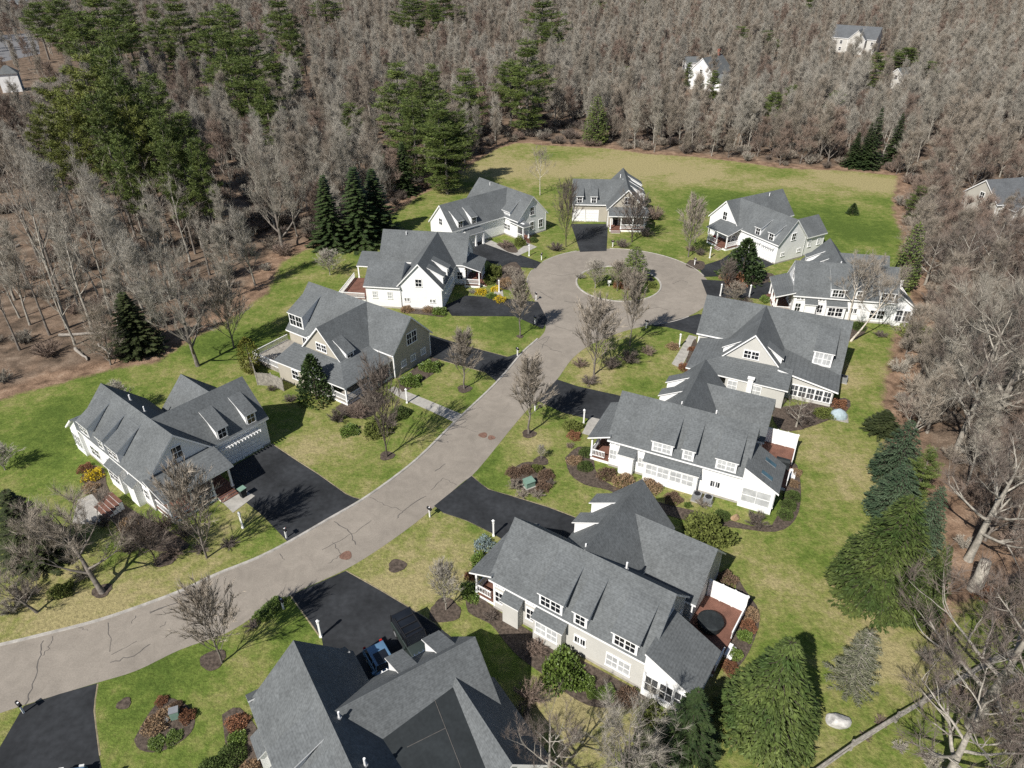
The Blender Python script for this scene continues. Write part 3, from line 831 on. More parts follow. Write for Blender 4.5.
def shrub(seed, leaves=420, w=.07, L=.16, flat=.85, rag=.18):
    """unit mound (radius 1) of small leaves over a few stems"""
    rng = random.Random(seed); T, C = MB(), MB()
    for k in range(7):
        g = k * .9; T.tube([(0, 0, -.05), (.35 * math.cos(g), .35 * math.sin(g), .4), (.6 * math.cos(g), .6 * math.sin(g), .7)], [.03, .02, .008], 3)
    ph = [rng.uniform(0, 6) for _ in range(4)]
    for k in range(leaves):
        z = rng.uniform(-.15, 1); g = rng.uniform(0, 2 * PI)
        c = math.sqrt(max(0, 1 - z * z)); bump = 1 + rag * (math.sin(3 * g + ph[0] + 4 * z) + .7 * math.sin(5 * g + ph[1]) * c)
        q = Vector((c * math.cos(g), c * math.sin(g), max(0, z) * flat)) * bump * (rng.random() ** .22)
        d = (q * .7 + rv(rng, .8) + Vector((0, 0, .25))).normalized()
        kite(C, q + Vector((0, 0, .04)), d, rv(rng), L * rng.uniform(.6, 1.4), w * rng.uniform(.7, 1.4))
    return T, C

def twig_shrub(seed, twigs=700, w=.011, flat=1.0, fan=.75):
    """unit leafless bush: stems fanning from the ground with fine twigs"""
    rng = random.Random(seed); T, C = MB(), MB()
    for k in range(24):
        g = k * 2.4 + rng.uniform(-.3, .3); a = rng.uniform(.12, fan)
        d = Vector((math.cos(g) * math.sin(a * 1.5), math.sin(g) * math.sin(a * 1.5), math.cos(a * 1.35) * flat)).normalized()
        pts = [Vector((.06 * math.cos(g), .06 * math.sin(g), -.05))]; e = d.copy()
        for i in range(4): e = (e + rv(rng, .14)).normalized(); pts.append(pts[-1] + e * .25)
        T.tube(pts, [.022, .017, .012, .008, .004], 3)
        for j in range(twigs // 13):
            t = rng.uniform(.7, 4); i = min(3, int(t)); b = pts[i].lerp(pts[i + 1], t - i)
            tri_twig(C, b, (e * .7 + rv(rng, .8) + Vector((0, 0, .15))).normalized(), rng.uniform(.12, .38), w * rng.uniform(.7, 1.4), rng)
    return T, C

class Plant:
    """one kind of plant: trunk mesh and crown mesh, shared by every copy"""
    def __init__(s, name, TC, bark, leaf, parts=('trunk', 'crown')):
        T, C = TC; s.name = name; s.parts = parts
        s.tm = T.mesh(name + '_' + parts[0], M[bark], smooth=True); s.cm = C.mesh(name + '_' + parts[1], M[leaf])
    def put(s, x, y, sc=1.0, rz=None, label=None, cat=None, group=None, z=0.0, name=None):
        o = empty(name or s.name, (x, y, z), random.uniform(0, 6.28) if rz is None else rz, label, cat, group)
        o.scale = sc if hasattr(sc, '__len__') else (sc, sc, sc)
        link(s.parts[0], s.tm, o); link(s.parts[1], s.cm, o)
        return o
# ------------------------------------------------------------------ ground, road, drives
def spline(pts, k=4):
    out = []; n = len(pts)
    for i in range(n - 1):
        p0, p1, p2, p3 = pts[max(0, i - 1)], pts[i], pts[i + 1], pts[min(n - 1, i + 2)]
        for j in range(k):
            t = j / k
            out.append(tuple(.5 * (2 * b + (c - a) * t + (2 * a - 5 * b + 4 * c - d) * t * t + (3 * b - a - 3 * c + d) * t ** 3) for a, b, c, d in zip(p0, p1, p2, p3)))
    out.append(tuple(pts[-1])); return out

def g2(pts): return [tuple(at(*p)[:2]) for p in pts]

def sheet(name, pts, z, m, kind='structure', parent=None):
    from mathutils.geometry import tessellate_polygon
    v = [Vector((p[0], p[1], 0)) for p in pts]
    tris = tessellate_polygon([v])
    me = bpy.data.meshes.new(name)
    fs = []
    for t in tris:
        a, b, c = (v[i] for i in t)
        fs.append(t if (b - a).cross(c - a).z > 0 else t[::-1])
    me.from_pydata([(p[0], p[1], z) for p in pts], [], fs); me.materials.append(m); me.update()
    o = link(name, me, parent)
    if parent is None and kind: o['kind'] = kind
    return o

CC = (17.17, 105.3); RO, RI = 14.66, 7.0

LAWN = g2([(-200, 440), (0, 400), (47, 386), (78, 378), (122, 367), (156, 362), (194, 337), (219, 325), (244, 309), (266, 294), (281, 262), (300, 251.5), (330, 243), (365, 234),
           (390, 215), (412, 200), (456, 175), (493, 150), (515, 143), (531, 143), (542, 145), (605, 148), (649, 154), (699, 157), (749, 163), (780, 168), (854, 171), (898, 176),
           (893, 200), (896, 220), (904, 235), (901, 256), (912, 291), (896, 339), (884, 387), (884, 436), (900, 470), (930, 500), (950, 560), (920, 600), (937, 640), (960, 600), (1100, 560), (1250, 700), (1200, 900), (-400, 900)])
DRY = [(700, 178, 13, .6), (640, 165, 9, .6), (850, 178, 9, .7), (885, 185, 6, 1), (590, 165, 8, .7), (780, 186, 10, .5), (500, 170, 6, .6), (440, 545, 4, .6), (415, 590, 4, .7), (590, 372, 4, .7), (535, 440, 2.5, .7),
       (845, 600, 5, .7), (860, 480, 4, .6), (700, 215, 5, .4), (575, 350, 3, .5), (395, 560, 3.5, .5), (460, 345, 3, .4), (300, 460, 4, .55), (330, 440, 4, .4), (430, 350, 3, .4), (250, 640, 3, .3), (100, 610, 5, .5), (30, 630, 5, .6), (200, 570, 5, .5),
       (560, 700, 3, .6), (600, 720, 4, .6), (880, 660, 4, .6), (940, 560, 4, .7), (820, 440, 4, .5), (850, 380, 4, .5), (540, 170, 8, .6), (600, 400, 3, .4), (520, 520, 2, .3), (690, 495, 2.5, .7), (780, 585, 4, .5), (750, 690, 3, .5)]
GREEN = [(740, 205, 14, .9), (850, 230, 10, .8), (640, 265, 6, .5), (520, 325, 5, .6), (480, 470, 2.5, .8), (800, 560, 4, .5), (815, 640, 4, .5), (400, 250, 6, .5), (230, 340, 6, .7), (60, 430, 8, .7), (140, 650, 4, .5), (410, 540, 3, .5), (700, 380, 2, .4), (150, 700, 4, .5), (870, 168, 9, .5), (760, 172, 9, .5), (560, 158, 8, .5), (640, 385, 2, .6), (650, 265, 4, .6), (300, 620, 3, .7)]

def sdist(px, py, poly):
    """signed distance to a polygon, positive inside (numpy)"""
    n = len(poly); best = np.full(px.shape, 1e9); ins = np.zeros(px.shape, bool)
    for i in range(n):
        ax, ay = poly[i]; bx, by = poly[(i + 1) % n]
        dx, dy = bx - ax, by - ay
        t = np.clip(((px - ax) * dx + (py - ay) * dy) / (dx * dx + dy * dy + 1e-9), 0, 1)
        best = np.minimum(best, np.hypot(px - ax - t * dx, py - ay - t * dy))
        c = ((ay > py) != (by > py)) & (px < (bx - ax) * (py - ay) / (by - ay + 1e-12) + ax)
        ins ^= c
    return np.where(ins, best, -best)

def ground():
    xs = np.concatenate([[-2200, -1200, -700, -450, -300, -220, -170, -140], np.arange(-120, 141, 1.25), [160, 190, 240, 320, 450, 700, 1200, 2200]])
    ys = np.concatenate([[-300, -120, -50, -20, 0], np.arange(8, 226, 1.25), [240, 270, 320, 400, 520, 700, 1000, 1600, 2600]])
    X, Y = np.meshgrid(xs, ys); nx, ny = len(xs), len(ys)
    rng = np.random.RandomState(3)
    v = np.stack([X.ravel(), Y.ravel(), np.zeros(X.size)], 1)
    idx = np.arange(nx * ny).reshape(ny, nx)
    f = np.stack([idx[:-1, :-1].ravel(), idx[:-1, 1:].ravel(), idx[1:, 1:].ravel(), idx[1:, :-1].ravel()], 1)
    me = bpy.data.meshes.new('ground'); me.from_pydata(v.tolist(), [], f.tolist())
    sd = sdist(v[:, 0], v[:, 1], LAWN)
    a = me.attributes.new('lawn', 'FLOAT', 'POINT'); a.data.foreach_set('value', np.clip(sd / 5.0, -1, 1).astype(np.float32))
    dry = np.zeros(len(v)); 
    for L, s in ((DRY, 1), (GREEN, -1)):
        for px, py, r, k in L:
            p = at(px, py); d2 = ((v[:, 0] - p.x) ** 2 + (v[:, 1] - p.y) ** 2) / (r * r * .8)
            dry += s * k * np.exp(-d2)
    far = np.clip((v[:, 1] - 148) / 28, 0, 1) * .36
    a = me.attributes.new('dry', 'FLOAT', 'POINT'); a.data.foreach_set('value', np.clip(dry + far, -1, 1.3).astype(np.float32))
    m = bpy.data.materials.new('grass_and_leaf_litter'); m.use_nodes = True
    nt = m.node_tree; N, L = nt.nodes, nt.links; b = N['Principled BSDF']; b.inputs['Roughness'].default_value = .95; b.inputs['Specular IOR Level'].default_value = .1
    tc = N.new('ShaderNodeTexCoord')
    def noise(sc, det=4, rough=.55, dist=0):
        n = N.new('ShaderNodeTexNoise'); n.inputs['Scale'].default_value = sc; n.inputs['Detail'].default_value = det; n.inputs['Roughness'].default_value = rough; n.inputs['Distortion'].default_value = dist
        L.new(tc.outputs['Object'], n.inputs['Vector']); return n.outputs['Fac']
    def attr(nm): n = N.new('ShaderNodeAttribute'); n.attribute_name = nm; return n.outputs['Fac']
    def math_(op, x, y=None):
        n = N.new('ShaderNodeMath'); n.operation = op
        for i, q in enumerate((x, y)):
            if q is None: continue
            if isinstance(q, (int, float)): n.inputs[i].default_value = q
            else: L.new(q, n.inputs[i])
        return n.outputs[0]
    def ramp(f, els):
        r = N.new('ShaderNodeValToRGB'); e = r.color_ramp.elements
        while len(e) < len(els): e.new(.5)
        for k, (p, c) in enumerate(els): e[k].position = p; e[k].color = (*c, 1)
        L.new(f, r.inputs['Fac']); return r.outputs['Color']
    def mix(f, c1, c2):
        n = N.new('ShaderNodeMix'); n.data_type = 'RGBA'
        L.new(f, n.inputs['Factor']); L.new(c1, n.inputs['A']); L.new(c2, n.inputs['B']); return n.outputs['Result']
    def mapr(f, a0, a1, b0=0., b1=1.):
        n = N.new('ShaderNodeMapRange'); n.inputs[1].default_value = a0; n.inputs[2].default_value = a1; n.inputs[3].default_value = b0; n.inputs[4].default_value = b1; L.new(f, n.inputs[0]); return n.outputs[0]
    # turf: green to straw through patchy noise and surveyed dry spots
    dryf = math_('ADD', math_('MULTIPLY', attr('dry'), .42), math_('ADD', math_('MULTIPLY', noise(.16, 5, .6), .85), math_('SUBTRACT', math_('MULTIPLY', noise(.9, 6, .7), .9), .21)))
    turf = ramp(dryf, [(.38, (.080, .120, .023)), (.57, (.126, .170, .035)), (.74, (.205, .212, .068)), (.94, (.31, .268, .132))])
    fine = mapr(noise(3.2, 6, .7), .3, .72, .62, 1.32)
    blade = mapr(noise(11, 4, .7), .3, .7, .78, 1.2)
    sc = N.new('ShaderNodeVectorMath'); sc.operation = 'SCALE'; L.new(turf, sc.inputs[0]); L.new(math_('MULTIPLY', fine, blade), sc.inputs['Scale'])
    # litter
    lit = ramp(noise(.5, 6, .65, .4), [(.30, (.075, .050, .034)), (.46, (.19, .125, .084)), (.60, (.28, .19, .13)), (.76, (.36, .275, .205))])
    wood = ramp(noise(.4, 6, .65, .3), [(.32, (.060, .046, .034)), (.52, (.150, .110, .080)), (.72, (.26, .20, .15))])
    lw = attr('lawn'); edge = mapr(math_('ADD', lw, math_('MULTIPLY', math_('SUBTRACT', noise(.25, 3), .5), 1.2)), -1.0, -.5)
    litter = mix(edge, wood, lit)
    sc2 = N.new('ShaderNodeVectorMath'); sc2.operation = 'SCALE'; L.new(litter, sc2.inputs[0]); L.new(mapr(noise(4.5, 6, .75), .3, .7, .55, 1.4), sc2.inputs['Scale'])
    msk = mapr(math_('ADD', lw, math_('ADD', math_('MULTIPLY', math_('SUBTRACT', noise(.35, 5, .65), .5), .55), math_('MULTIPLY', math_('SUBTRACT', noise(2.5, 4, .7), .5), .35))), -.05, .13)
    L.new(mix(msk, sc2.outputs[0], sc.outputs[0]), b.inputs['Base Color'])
    bp = N.new('ShaderNodeBump'); bp.inputs['Strength'].default_value = .9; bp.inputs['Distance'].default_value = .12
    L.new(math_('ADD', noise(5, 6, .7), math_('MULTIPLY', noise(1.2, 4), .8)), bp.inputs['Height']); L.new(bp.outputs['Normal'], b.inputs['Normal'])
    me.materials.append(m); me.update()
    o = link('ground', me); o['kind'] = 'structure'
ground()

NWpx = [(-160, 682), (-80, 664), (0, 646.2), (44.9, 635.4), (97.7, 621.8), (146.5, 605.2), (184, 590.8), (217.2, 575.2), (256.3, 559.6), (289.3, 543), (330, 519.5), (369.4, 496.2), (416.3, 461), (456.6, 421.6), (497.7, 382.5), (523, 353), (538.5, 339), (545.5, 329), (543, 318), (537, 305), (530, 292)]
SEpx = [(-160, 760), (-60, 733), (25.4, 704.8), (95.7, 683.3), (136.7, 670.6), (179.7, 650), (227, 632.8), (256.3, 615.2), (295.3, 592.8), (345.9, 569.4), (385, 545), (422, 517.7), (460, 484.5), (478, 469.4), (517, 421.6), (536.7, 400), (556.3, 380.5), (573, 358), (594, 343), (625, 331), (655, 324)]
NW, SE = spline(g2(NWpx)), spline(g2(SEpx))

def road_mat(name, base, crack=True):
    m = bpy.data.materials.new(name); m.use_nodes = True
    nt = m.node_tree; N, L = nt.nodes, nt.links; b = N['Principled BSDF']; b.inputs['Roughness'].default_value = .92; b.inputs['Specular IOR Level'].default_value = .15
    tc = N.new('ShaderNodeTexCoord')
    def noise(sc, det, lo, hi, dist=0):
        n = N.new('ShaderNodeTexNoise'); n.inputs['Scale'].default_value = sc; n.inputs['Detail'].default_value = det; n.inputs['Distortion'].default_value = dist; n.inputs['Roughness'].default_value = .62
        L.new(tc.outputs['Object'], n.inputs['Vector'])
        r = N.new('ShaderNodeMapRange'); r.inputs[1].default_value = .3; r.inputs[2].default_value = .7; r.inputs[3].default_value = lo; r.inputs[4].default_value = hi
        L.new(n.outputs['Fac'], r.inputs[0]); return r.outputs[0]
    v = None
    for o in (noise(.13, 4, .90, 1.10), noise(.7, 5, .87, 1.10, 1.), noise(9, 4, .88, 1.12), noise(28, 2, .9, 1.1)):
        if v is None: v = o
        else: mu = N.new('ShaderNodeMath'); mu.operation = 'MULTIPLY'; L.new(v, mu.inputs[0]); L.new(o, mu.inputs[1]); v = mu.outputs[0]
    sc = N.new('ShaderNodeVectorMath'); sc.operation = 'SCALE'; sc.inputs[0].default_value = base; L.new(v, sc.inputs['Scale']); L.new(sc.outputs[0], b.inputs['Base Color'])
    return m
M['road'] = road_mat('old_asphalt', (.252, .224, .190))

def strip_sheet():
    pts = NW + g2([(548, 300), (565, 314), (590, 321)]) + SE[::-1]
    sheet('road', pts, .010, M['road'])
    # turning circle: a ring round the planted island
    n = 96; vs = []; fs = []
    for k in range(n):
        t = 2 * PI * k / n
        for r in (RI - .1, RO): vs.append((CC[0] + r * math.cos(t), CC[1] + r * math.sin(t), .014))
    for k in range(n):
        j = (k + 1) % n; fs.append((2 * k, 2 * k + 1, 2 * j + 1, 2 * j))
    me = bpy.data.meshes.new('turning_circle'); me.from_pydata(vs, [], fs); me.materials.append(M['road']); me.update()
    o = link('road', me); o['kind'] = 'structure'
strip_sheet()

M['edging'] = mat('dry_grass_edge', (.26, .22, .14), var=.2, scale=3)
def kerb(pts, w=.26, h=.10, side=1, name='kerb', m='kerb'):
    P = [Vector(p) for p in pts]; mb = MB(); n = len(P); vs = []
    for i, p in enumerate(P):
        d = (P[min(i + 1, n - 1)] - P[max(0, i - 1)]).normalized(); nn = Vector((-d.y, d.x)) * side
        for (o, z) in ((-.02, 0.0), (.03, h), (w, h * .9), (w + .05, 0.0)): q = p + nn * o; vs.append((q.x, q.y, z))
    fs = []
    for i in range(n - 1):
        for k in range(3): a = i * 4 + k; fs.append((a, a + 4, a + 5, a + 1) if side < 0 else (a, a + 1, a + 5, a + 4))
    fs += [(0, 1, 2, 3), tuple((n - 1) * 4 + k for k in (3, 2, 1, 0))]
    mb.add(vs, fs); o = mb.build(name, M[m]); o['kind'] = 'structure'
kerb(NW[:-16], side=1)
i0 = [k for k, p in enumerate(SE)]
def arc(r, a, b, n): return [(CC[0] + r * math.cos(R(a + (b - a) * k / n)), CC[1] + r * math.sin(R(a + (b - a) * k / n))) for k in range(n + 1)]
kerb(arc(RI - .1, 0, 360, 72), side=1, w=.25)
def ang(px, py): p = at(px, py); return math.degrees(math.atan2(p.y - CC[1], p.x - CC[0]))
for a_, b_ in (((701, 276), (610, 250)), ((578, 252), (543, 262)), ((533, 270), (528, 283)), ((655, 326), (690, 317))):
    a0, a1 = ang(*a_), ang(*b_)
    if a1 < a0: a0, a1 = a1, a0
    kerb(arc(RO, a0, a1, 16), side=-1, w=.12, h=.06)

DRIVES = [
 [(226, 470), (240, 462), (271.7, 444), (300, 463), (318.6, 474.7), (345.9, 494.2), (359.6, 499.3), (325, 522), (289, 543.2), (262, 515), (240, 498)],
 [(291, 595), (345.5, 571), (381.7, 591.5), (407.7, 607), (436, 625), (455, 640), (400, 700), (330, 690), (321.7, 638)],
 [(24, 706), (60, 694), (97, 683.5), (93.5, 711), (99, 756), (110, 810), (-60, 815), (-25, 775), (0, 747)],
 [(471.5, 476), (488, 489.2), (514.6, 497), (548.8, 507.6), (575, 517.5), (610, 535), (570, 570), (520, 550), (493, 534), (467, 521), (443, 513), (434, 506)],
 [(557, 379.5), (578.4, 386.5), (616, 394.8), (645, 402), (630, 432), (590, 419.4), (562, 412.5), (536.5, 400.5)],
 [(650, 326), (672, 320.5), (699, 314), (716, 318), (712, 340), (688.6, 332.7), (666, 327)],
 [(701, 279.5), (735, 281.5), (776, 282.3), (790, 290), (782, 302), (749, 298), (708, 298)],
 [(698, 267), (721, 259.7), (738, 248), (752, 246), (778, 262.5), (765, 268), (735, 276), (704, 277)],
 [(571, 224), (608, 224), (606.6, 251), (580, 252)],
 [(474, 238), (481, 237), (492.5, 243), (515.7, 253.2), (541, 262.5), (536, 268.5), (496.6, 266), (470, 252)],
 [(444, 306), (466, 295.5), (500, 298), (538, 302), (547.5, 320), (543, 329), (515, 316.5), (452, 316)],
 [(424, 336), (431, 335), (470, 347), (507.4, 357), (521, 352.5), (497, 382), (484, 371.8), (441, 360), (426, 356)]]
for i, d in enumerate(DRIVES):
    sheet('driveway', g2(d), .018 + .0005 * i, M['asphalt_new'])
for edge in ([(271.7, 444), (318.6, 474.7), (345.9, 494.2), (359.6, 499.3)], [(345.5, 571), (381.7, 591.5), (436, 625)], [(321.7, 638), (291, 595)], [(97, 684), (93.5, 711), (99, 756)], [(471.5, 476), (488, 489.2), (514.6, 497), (548.8, 507.6), (575, 517.5)], [(443, 513), (467, 521), (493, 534)], [(484, 371.8), (441, 360)], [(470, 347), (507.4, 357)]):
    kerb(spline(g2(edge), 3), w=.07, h=.02, side=1, m='edging')
for w_ in ([(388, 390), (393.6, 386.5), (425, 399), (463.5, 415), (455.5, 423), (430, 411), (400, 398)], [(689, 335), (697, 337), (681, 368.5), (671.5, 364)], [(590, 417), (601, 419.5), (590, 436), (582, 433.5)],
           [(477, 241), (490, 240), (516, 252), (528, 243), (537, 247), (518, 256)], [(221, 501), (246, 491), (255, 496), (233, 513)], [(78, 500), (96, 492), (108, 512), (98, 524), (72, 524)], [(494, 286), (502, 286), (504, 300), (494, 300)]):
    sheet('footpath', g2(w_), .026 + .0004 * len(w_), M['concrete'])

BEDS = [[(565, 458), (578, 447), (592, 452), (600, 478), (645, 498), (700, 512), (772, 525), (786, 470), (797, 465), (801, 495), (795, 520), (775, 532), (735, 528), (700, 524), (670, 516), (640, 507), (610, 491), (585, 485), (570, 474)],
        [(466, 590), (478, 595), (500, 612), (545, 640), (640, 692), (652, 702), (600, 708), (570, 696), (545, 676), (520, 658), (505, 642), (490, 624), (468, 612)],
        [(736, 575), (745, 590), (760, 615), (750, 650), (735, 670), (725, 668), (728, 640), (735, 610)],
        [(510, 472), (522, 463), (538, 463), (550, 473), (549, 485), (538, 494), (525, 492), (512, 484)],
        [(134, 740), (150, 712), (166, 698), (188, 706), (195, 722), (186, 738), (160, 752), (140, 750)],
        [(405, 306), (445, 312), (443, 317), (425, 315), (402, 312)], [(398, 380), (432, 358), (440, 368), (415, 386), (402, 392)], [(335, 408), (365, 390), (384, 398), (372, 416), (350, 418)],
        [(222, 715), (240, 708), (262, 740), (258, 780), (232, 775)], [(684, 366), (693, 341), (697, 343), (696, 368)], [(496, 244), (511, 243), (518, 252), (508, 252)], [(796, 312), (850, 326), (868, 328), (846, 342), (800, 322)], [(770, 408), (800, 405), (845, 398), (846, 412), (800, 430), (778, 428)],
        [(500, 268), (516, 262), (524, 280), (508, 290), (496, 284)], [(690, 260), (704, 262), (702, 270), (686, 266)], [(628, 268), (644, 270), (654, 282), (640, 289), (622, 284)], [(80, 478), (92, 466), (104, 470), (110, 492), (140, 515), (190, 545), (160, 552), (128, 540), (112, 520)], [(725, 275), (765, 272), (775, 280), (735, 287)]]
for i, b in enumerate(BEDS):
    sheet('planting_bed', spline(g2(b + b[:1]), 3)[:-1], .030 + .0006 * i, M['mulch'])
RINGS = [(213, 660, .95), (464.5, 389, .9), (520, 336.6, .5), (387, 456, .8), (529, 434, .8), (541, 461, .8), (102, 591, .8), (165, 560, .9), (397, 566, .8), (445, 611, 1.3), (124, 704, .5), (797, 427, .7)]
def disc(name, c, r, z, m, n=22, seed=0):
    rng = random.Random(seed); ph = rng.uniform(0, 6)
    sheet(name, [(c[0] + r * (1 + .1 * math.sin(3 * t + ph) + .06 * math.sin(7 * t)) * math.cos(t), c[1] + r * (1 + .1 * math.sin(3 * t + ph)) * math.sin(t)) for t in [2 * PI * k / n for k in range(n)]], z, m)
for i, (x, y, r) in enumerate(RINGS): disc('planting_bed', at(x, y), r, .045 + .0005 * i, M['mulch'], seed=i)

# road cracks and brick patches
def ribbon(pts, w, z, m, name, parent=None):
    P = [Vector(p) for p in pts]; n = len(P); vs = []; rng = random.Random(len(pts))
    for i, p in enumerate(P):
        d = (P[min(i + 1, n - 1)] - P[max(0, i - 1)]).normalized(); q = Vector((-d.y, d.x)) * w * rng.uniform(.6, 1.3)
        vs += [(*(p + q), z), (*(p - q), z)]
    me = bpy.data.meshes.new(name); me.from_pydata(vs, [], [(2 * i, 2 * i + 1, 2 * i + 3, 2 * i + 2) for i in range(n - 1)]); me.materials.append(m); me.update()
    o = link(name, me, parent); o['kind'] = 'structure'; return o
def jag(pts, seed):
    rng = random.Random(seed); out = []
    for a, b in zip(pts[:-1], pts[1:]):
        n = 5
        for k in range(n): t = k / n; out.append((a[0] + (b[0] - a[0]) * t + rng.uniform(-.12, .12), a[1] + (b[1] - a[1]) * t + rng.uniform(-.12, .12)))
    out.append(pts[-1]); return out
def C5(ox, oy, *q): return [(ox + x / 5.12, oy + y / 5.12) for x, y in q]
CR = [C5(0, 570, (215, 365), (205, 435), (165, 590), (128, 692)), C5(0, 570, (272, 345), (250, 400), (215, 440)), C5(0, 570, (560, 440), (700, 365)), C5(0, 570, (568, 475), (680, 440), (770, 380)), C5(0, 570, (560, 265), (562, 420)),
      C5(0, 570, (400, 300), (450, 310)), C5(0, 570, (760, 220), (905, 170)), C5(0, 570, (700, 230), (675, 275)), C5(0, 570, (820, 300), (850, 265)),
      C5(260, 420, (380, 520), (460, 570), (490, 640)), C5(260, 420, (315, 665), (460, 590), (570, 515)), C5(260, 420, (560, 395), (640, 435), (725, 465)), C5(260, 420, (700, 505), (730, 470), (850, 390)), C5(260, 420, (880, 360), (935, 295), (1010, 335)), C5(260, 420, (375, 630), (415, 690), (350, 735)),
      C5(260, 420, (890, 260), (950, 225)), C5(400, 320, (290, 540), (400, 575)), C5(400, 320, (780, 150), (700, 110), (760, 85)), C5(400, 320, (770, 150), (830, 165)), C5(400, 320, (800, 35), (900, 60)), C5(520, 235, (130, 195), (210, 210), (290, 195)), C5(520, 235, (230, 340), (340, 355)), C5(520, 235, (600, 390), (700, 370), (760, 385)),
      C5(520, 235, (690, 280), (740, 290)), C5(100, 500, (250, 585), (390, 530)), C5(100, 500, (920, 280), (945, 305)), C5(520, 235, (110, 580), (150, 520)), C5(520, 235, (100, 290), (170, 330)), C5(520, 235, (780, 250), (830, 230), (860, 245))]
for i, c in enumerate(CR): ribbon(jag(g2(c), i), .022 + .016 * (i % 3 == 0), .0205 + .0003 * i, M['sealer'], 'road_crack')
for i, (c, r) in enumerate(((C5(260, 420, (440, 695)), .55), (C5(400, 320, (425, 590)), .5), (C5(400, 320, (468, 603)), .42))):
    disc('road_patch', at(*c[0]), r, .032 + .001 * i, M['rust'], 14, 5 + i)
def arc_bits():
    pass
# far street, top left
sheet('road', g2([(-60, 75), (40, 54), (38, 38), (30, 33), (-60, 40)]), .012, mat('far_asphalt', (.16, .16, .165), var=.05))
# ------------------------------------------------------------------ the ten cottages
hJ = cape('pale grey house with three roof dormers beside the brick-red deck', -3.20, 40.98, -34.4, siding='w_grey', lowglass='blind', gx=8.1, xp=-.35, x0=1.55)
hG = cape('white house with four-window bay and two skylights beside the boxwood bed', 8.34, 59.59, -26.0, siding='w_white', xp=-.35, x0=1.7, sun=(19.0, 4.4), bay2=(5.9, 11.4), bay2n=4, glass='blind', skylights=True, screen='blind', front=1)
hL = cape('white house behind the leaning birch with leafless branches over its roof', 39.29, 93.56, -10.5, siding='w_white', xp=-.9, x0=1.4, sun=(18.2, 3.6), fd=((6.4, 8.4, 2), (9.7, 10.8, 1), (13.0, 15.1, 2)), front=2)
hF = cape('beige house with two closed garage doors at the head of the turning circle', 25.39, 128.91, 86.5, siding='w_tan', gx=7.7, xp=-1.0, trel=False, gd=((9.3, 10.6), (12.0, 13.3)), sun=None, deck=False, rear=None, bay2n=0)
hA = cape('white house with its shaded gable and porch facing the wide black drive', -33.9, 50.79, -39.1, mir=-1, siding='w_white', gx=5.35, yend=14.1, rear=12.8, xp=-1.9, gd=((8.2, 9.5), (11.6, 12.9)), sun=(18.0, 4.5), deck=False)
hI = cape('house with black flat roof panel and two parked cars behind its dormers', -18.68, 30.18, -57.1, siding='w_white', gx=7.3, gz=6.9, ry=12.2, rz=5.6, yend=14.5, rear=15.6, xp=0.3, gd=((9.15, 10.35), (12.05, 13.3)), membrane=True, deck=False)
hA.root['group'] = hI.root['group']
hB = court('white house with a grey lean-to wing and yellow shrubs by its porch', -21.62, 106.17, -7.8, gx=9.3, gf=-9.4, low=(.8, 6.4, -9.6, -5.6, 3.5, 6.0))
hE = court('white house with its side gable facing the pale birch at the field edge', -8.46, 134.98, -49.1, gx=7.2, gf=-12.0, x0=-1.2, xp=None)
hD = court('white house with lean-to porch and red porch seat near the cedar', 52.63, 127.9, 29.7, mir=-1, gx=11.0, gf=-9.4, low=(2.4, 7.6, -9.3, -6.6, 3.5, 6.0), xp=17.6)
hK = cross('greige house with front cross-gable and five screened openings beside the lawn', 24.18, 81.97, -24.8, siding='w_grey', glass='blind')
hC = cross('greige house with dark end gable, corner porch and concrete front walk', -14.73, 75.94, -34.5, mir=-1, siding='w_tan', dorm=(15.4, 18.2), sunp=False, x1=18.6)

# extras on single houses
# corner porch of the upper left house (roof carried on white posts at the drive)
h = hE
h.slab([(12.2, -.25, 3.15), (16.4, -.25, 3.0), (16.4, 1.6, 3.0), (14.1, 1.6, 3.4)])
h.floor(14.2, 16.1, -.1, 2.2, .5); h.posts([(15.95, .05), (14.4, .05), (15.95, 1.4)], .5, 3.0); h.rail((14.4, .05), (15.9, .05)); h.steps(14.2, 16.1, .3, 1.5, .5, '+x', 3)
h.slab([(10.4, -9.3, 3.0), (11.9, -9.3, 2.45), (11.9, -5.6, 2.45), (10.4, -5.6, 3.0)], .12); h.posts([(11.7, -9.1), (11.7, -7.5), (11.7, -5.8)], 0, 2.4, .14)
# lattice fence and deck behind the cross-gable house on the left
h = hC
h.floor(12.6, 18.6, -7.2, -1.15, .6, 'weathered', 'deck', 'weathered'); h.rail((18.5, -7.1), (18.5, -1.3), .6, .9); h.rail((12.8, -7.1), (18.5, -7.1), .6, .9); h.win('y', -1.05, -1, 14.0, 15.6, .65, 1.95, 2, 'glass', rows=1)
# deck with guard rail behind the white lean-to house
h = hB
h.floor(-3.6, .6, -8.6, -1.2, .9, 'deck', 'deck'); h.rail((-3.5, -8.5), (-3.5, -1.3), .9, .9); h.rail((-3.5, -8.5), (.5, -8.5), .9, .9)
h.slab([(-3.0, -1.3, 3.0), (.6, -1.3, 3.0), (.6, 2.0, 4.2), (-3.0, 2.0, 4.2)]); h.posts([(-2.8, -1.1), (.3, -1.1)], .9, 2.9)
for hh in (hJ, hG, hL, hF, hA, hI, hB, hE, hD, hK, hC): hh.finish()

def local(h, x, y, z=0):
    c, n = math.cos(h.root.rotation_euler.z), math.sin(h.root.rotation_euler.z); x *= h.mir
    return Vector((h.root.location.x + x * c - y * n, h.root.location.y + x * n + y * c, z))

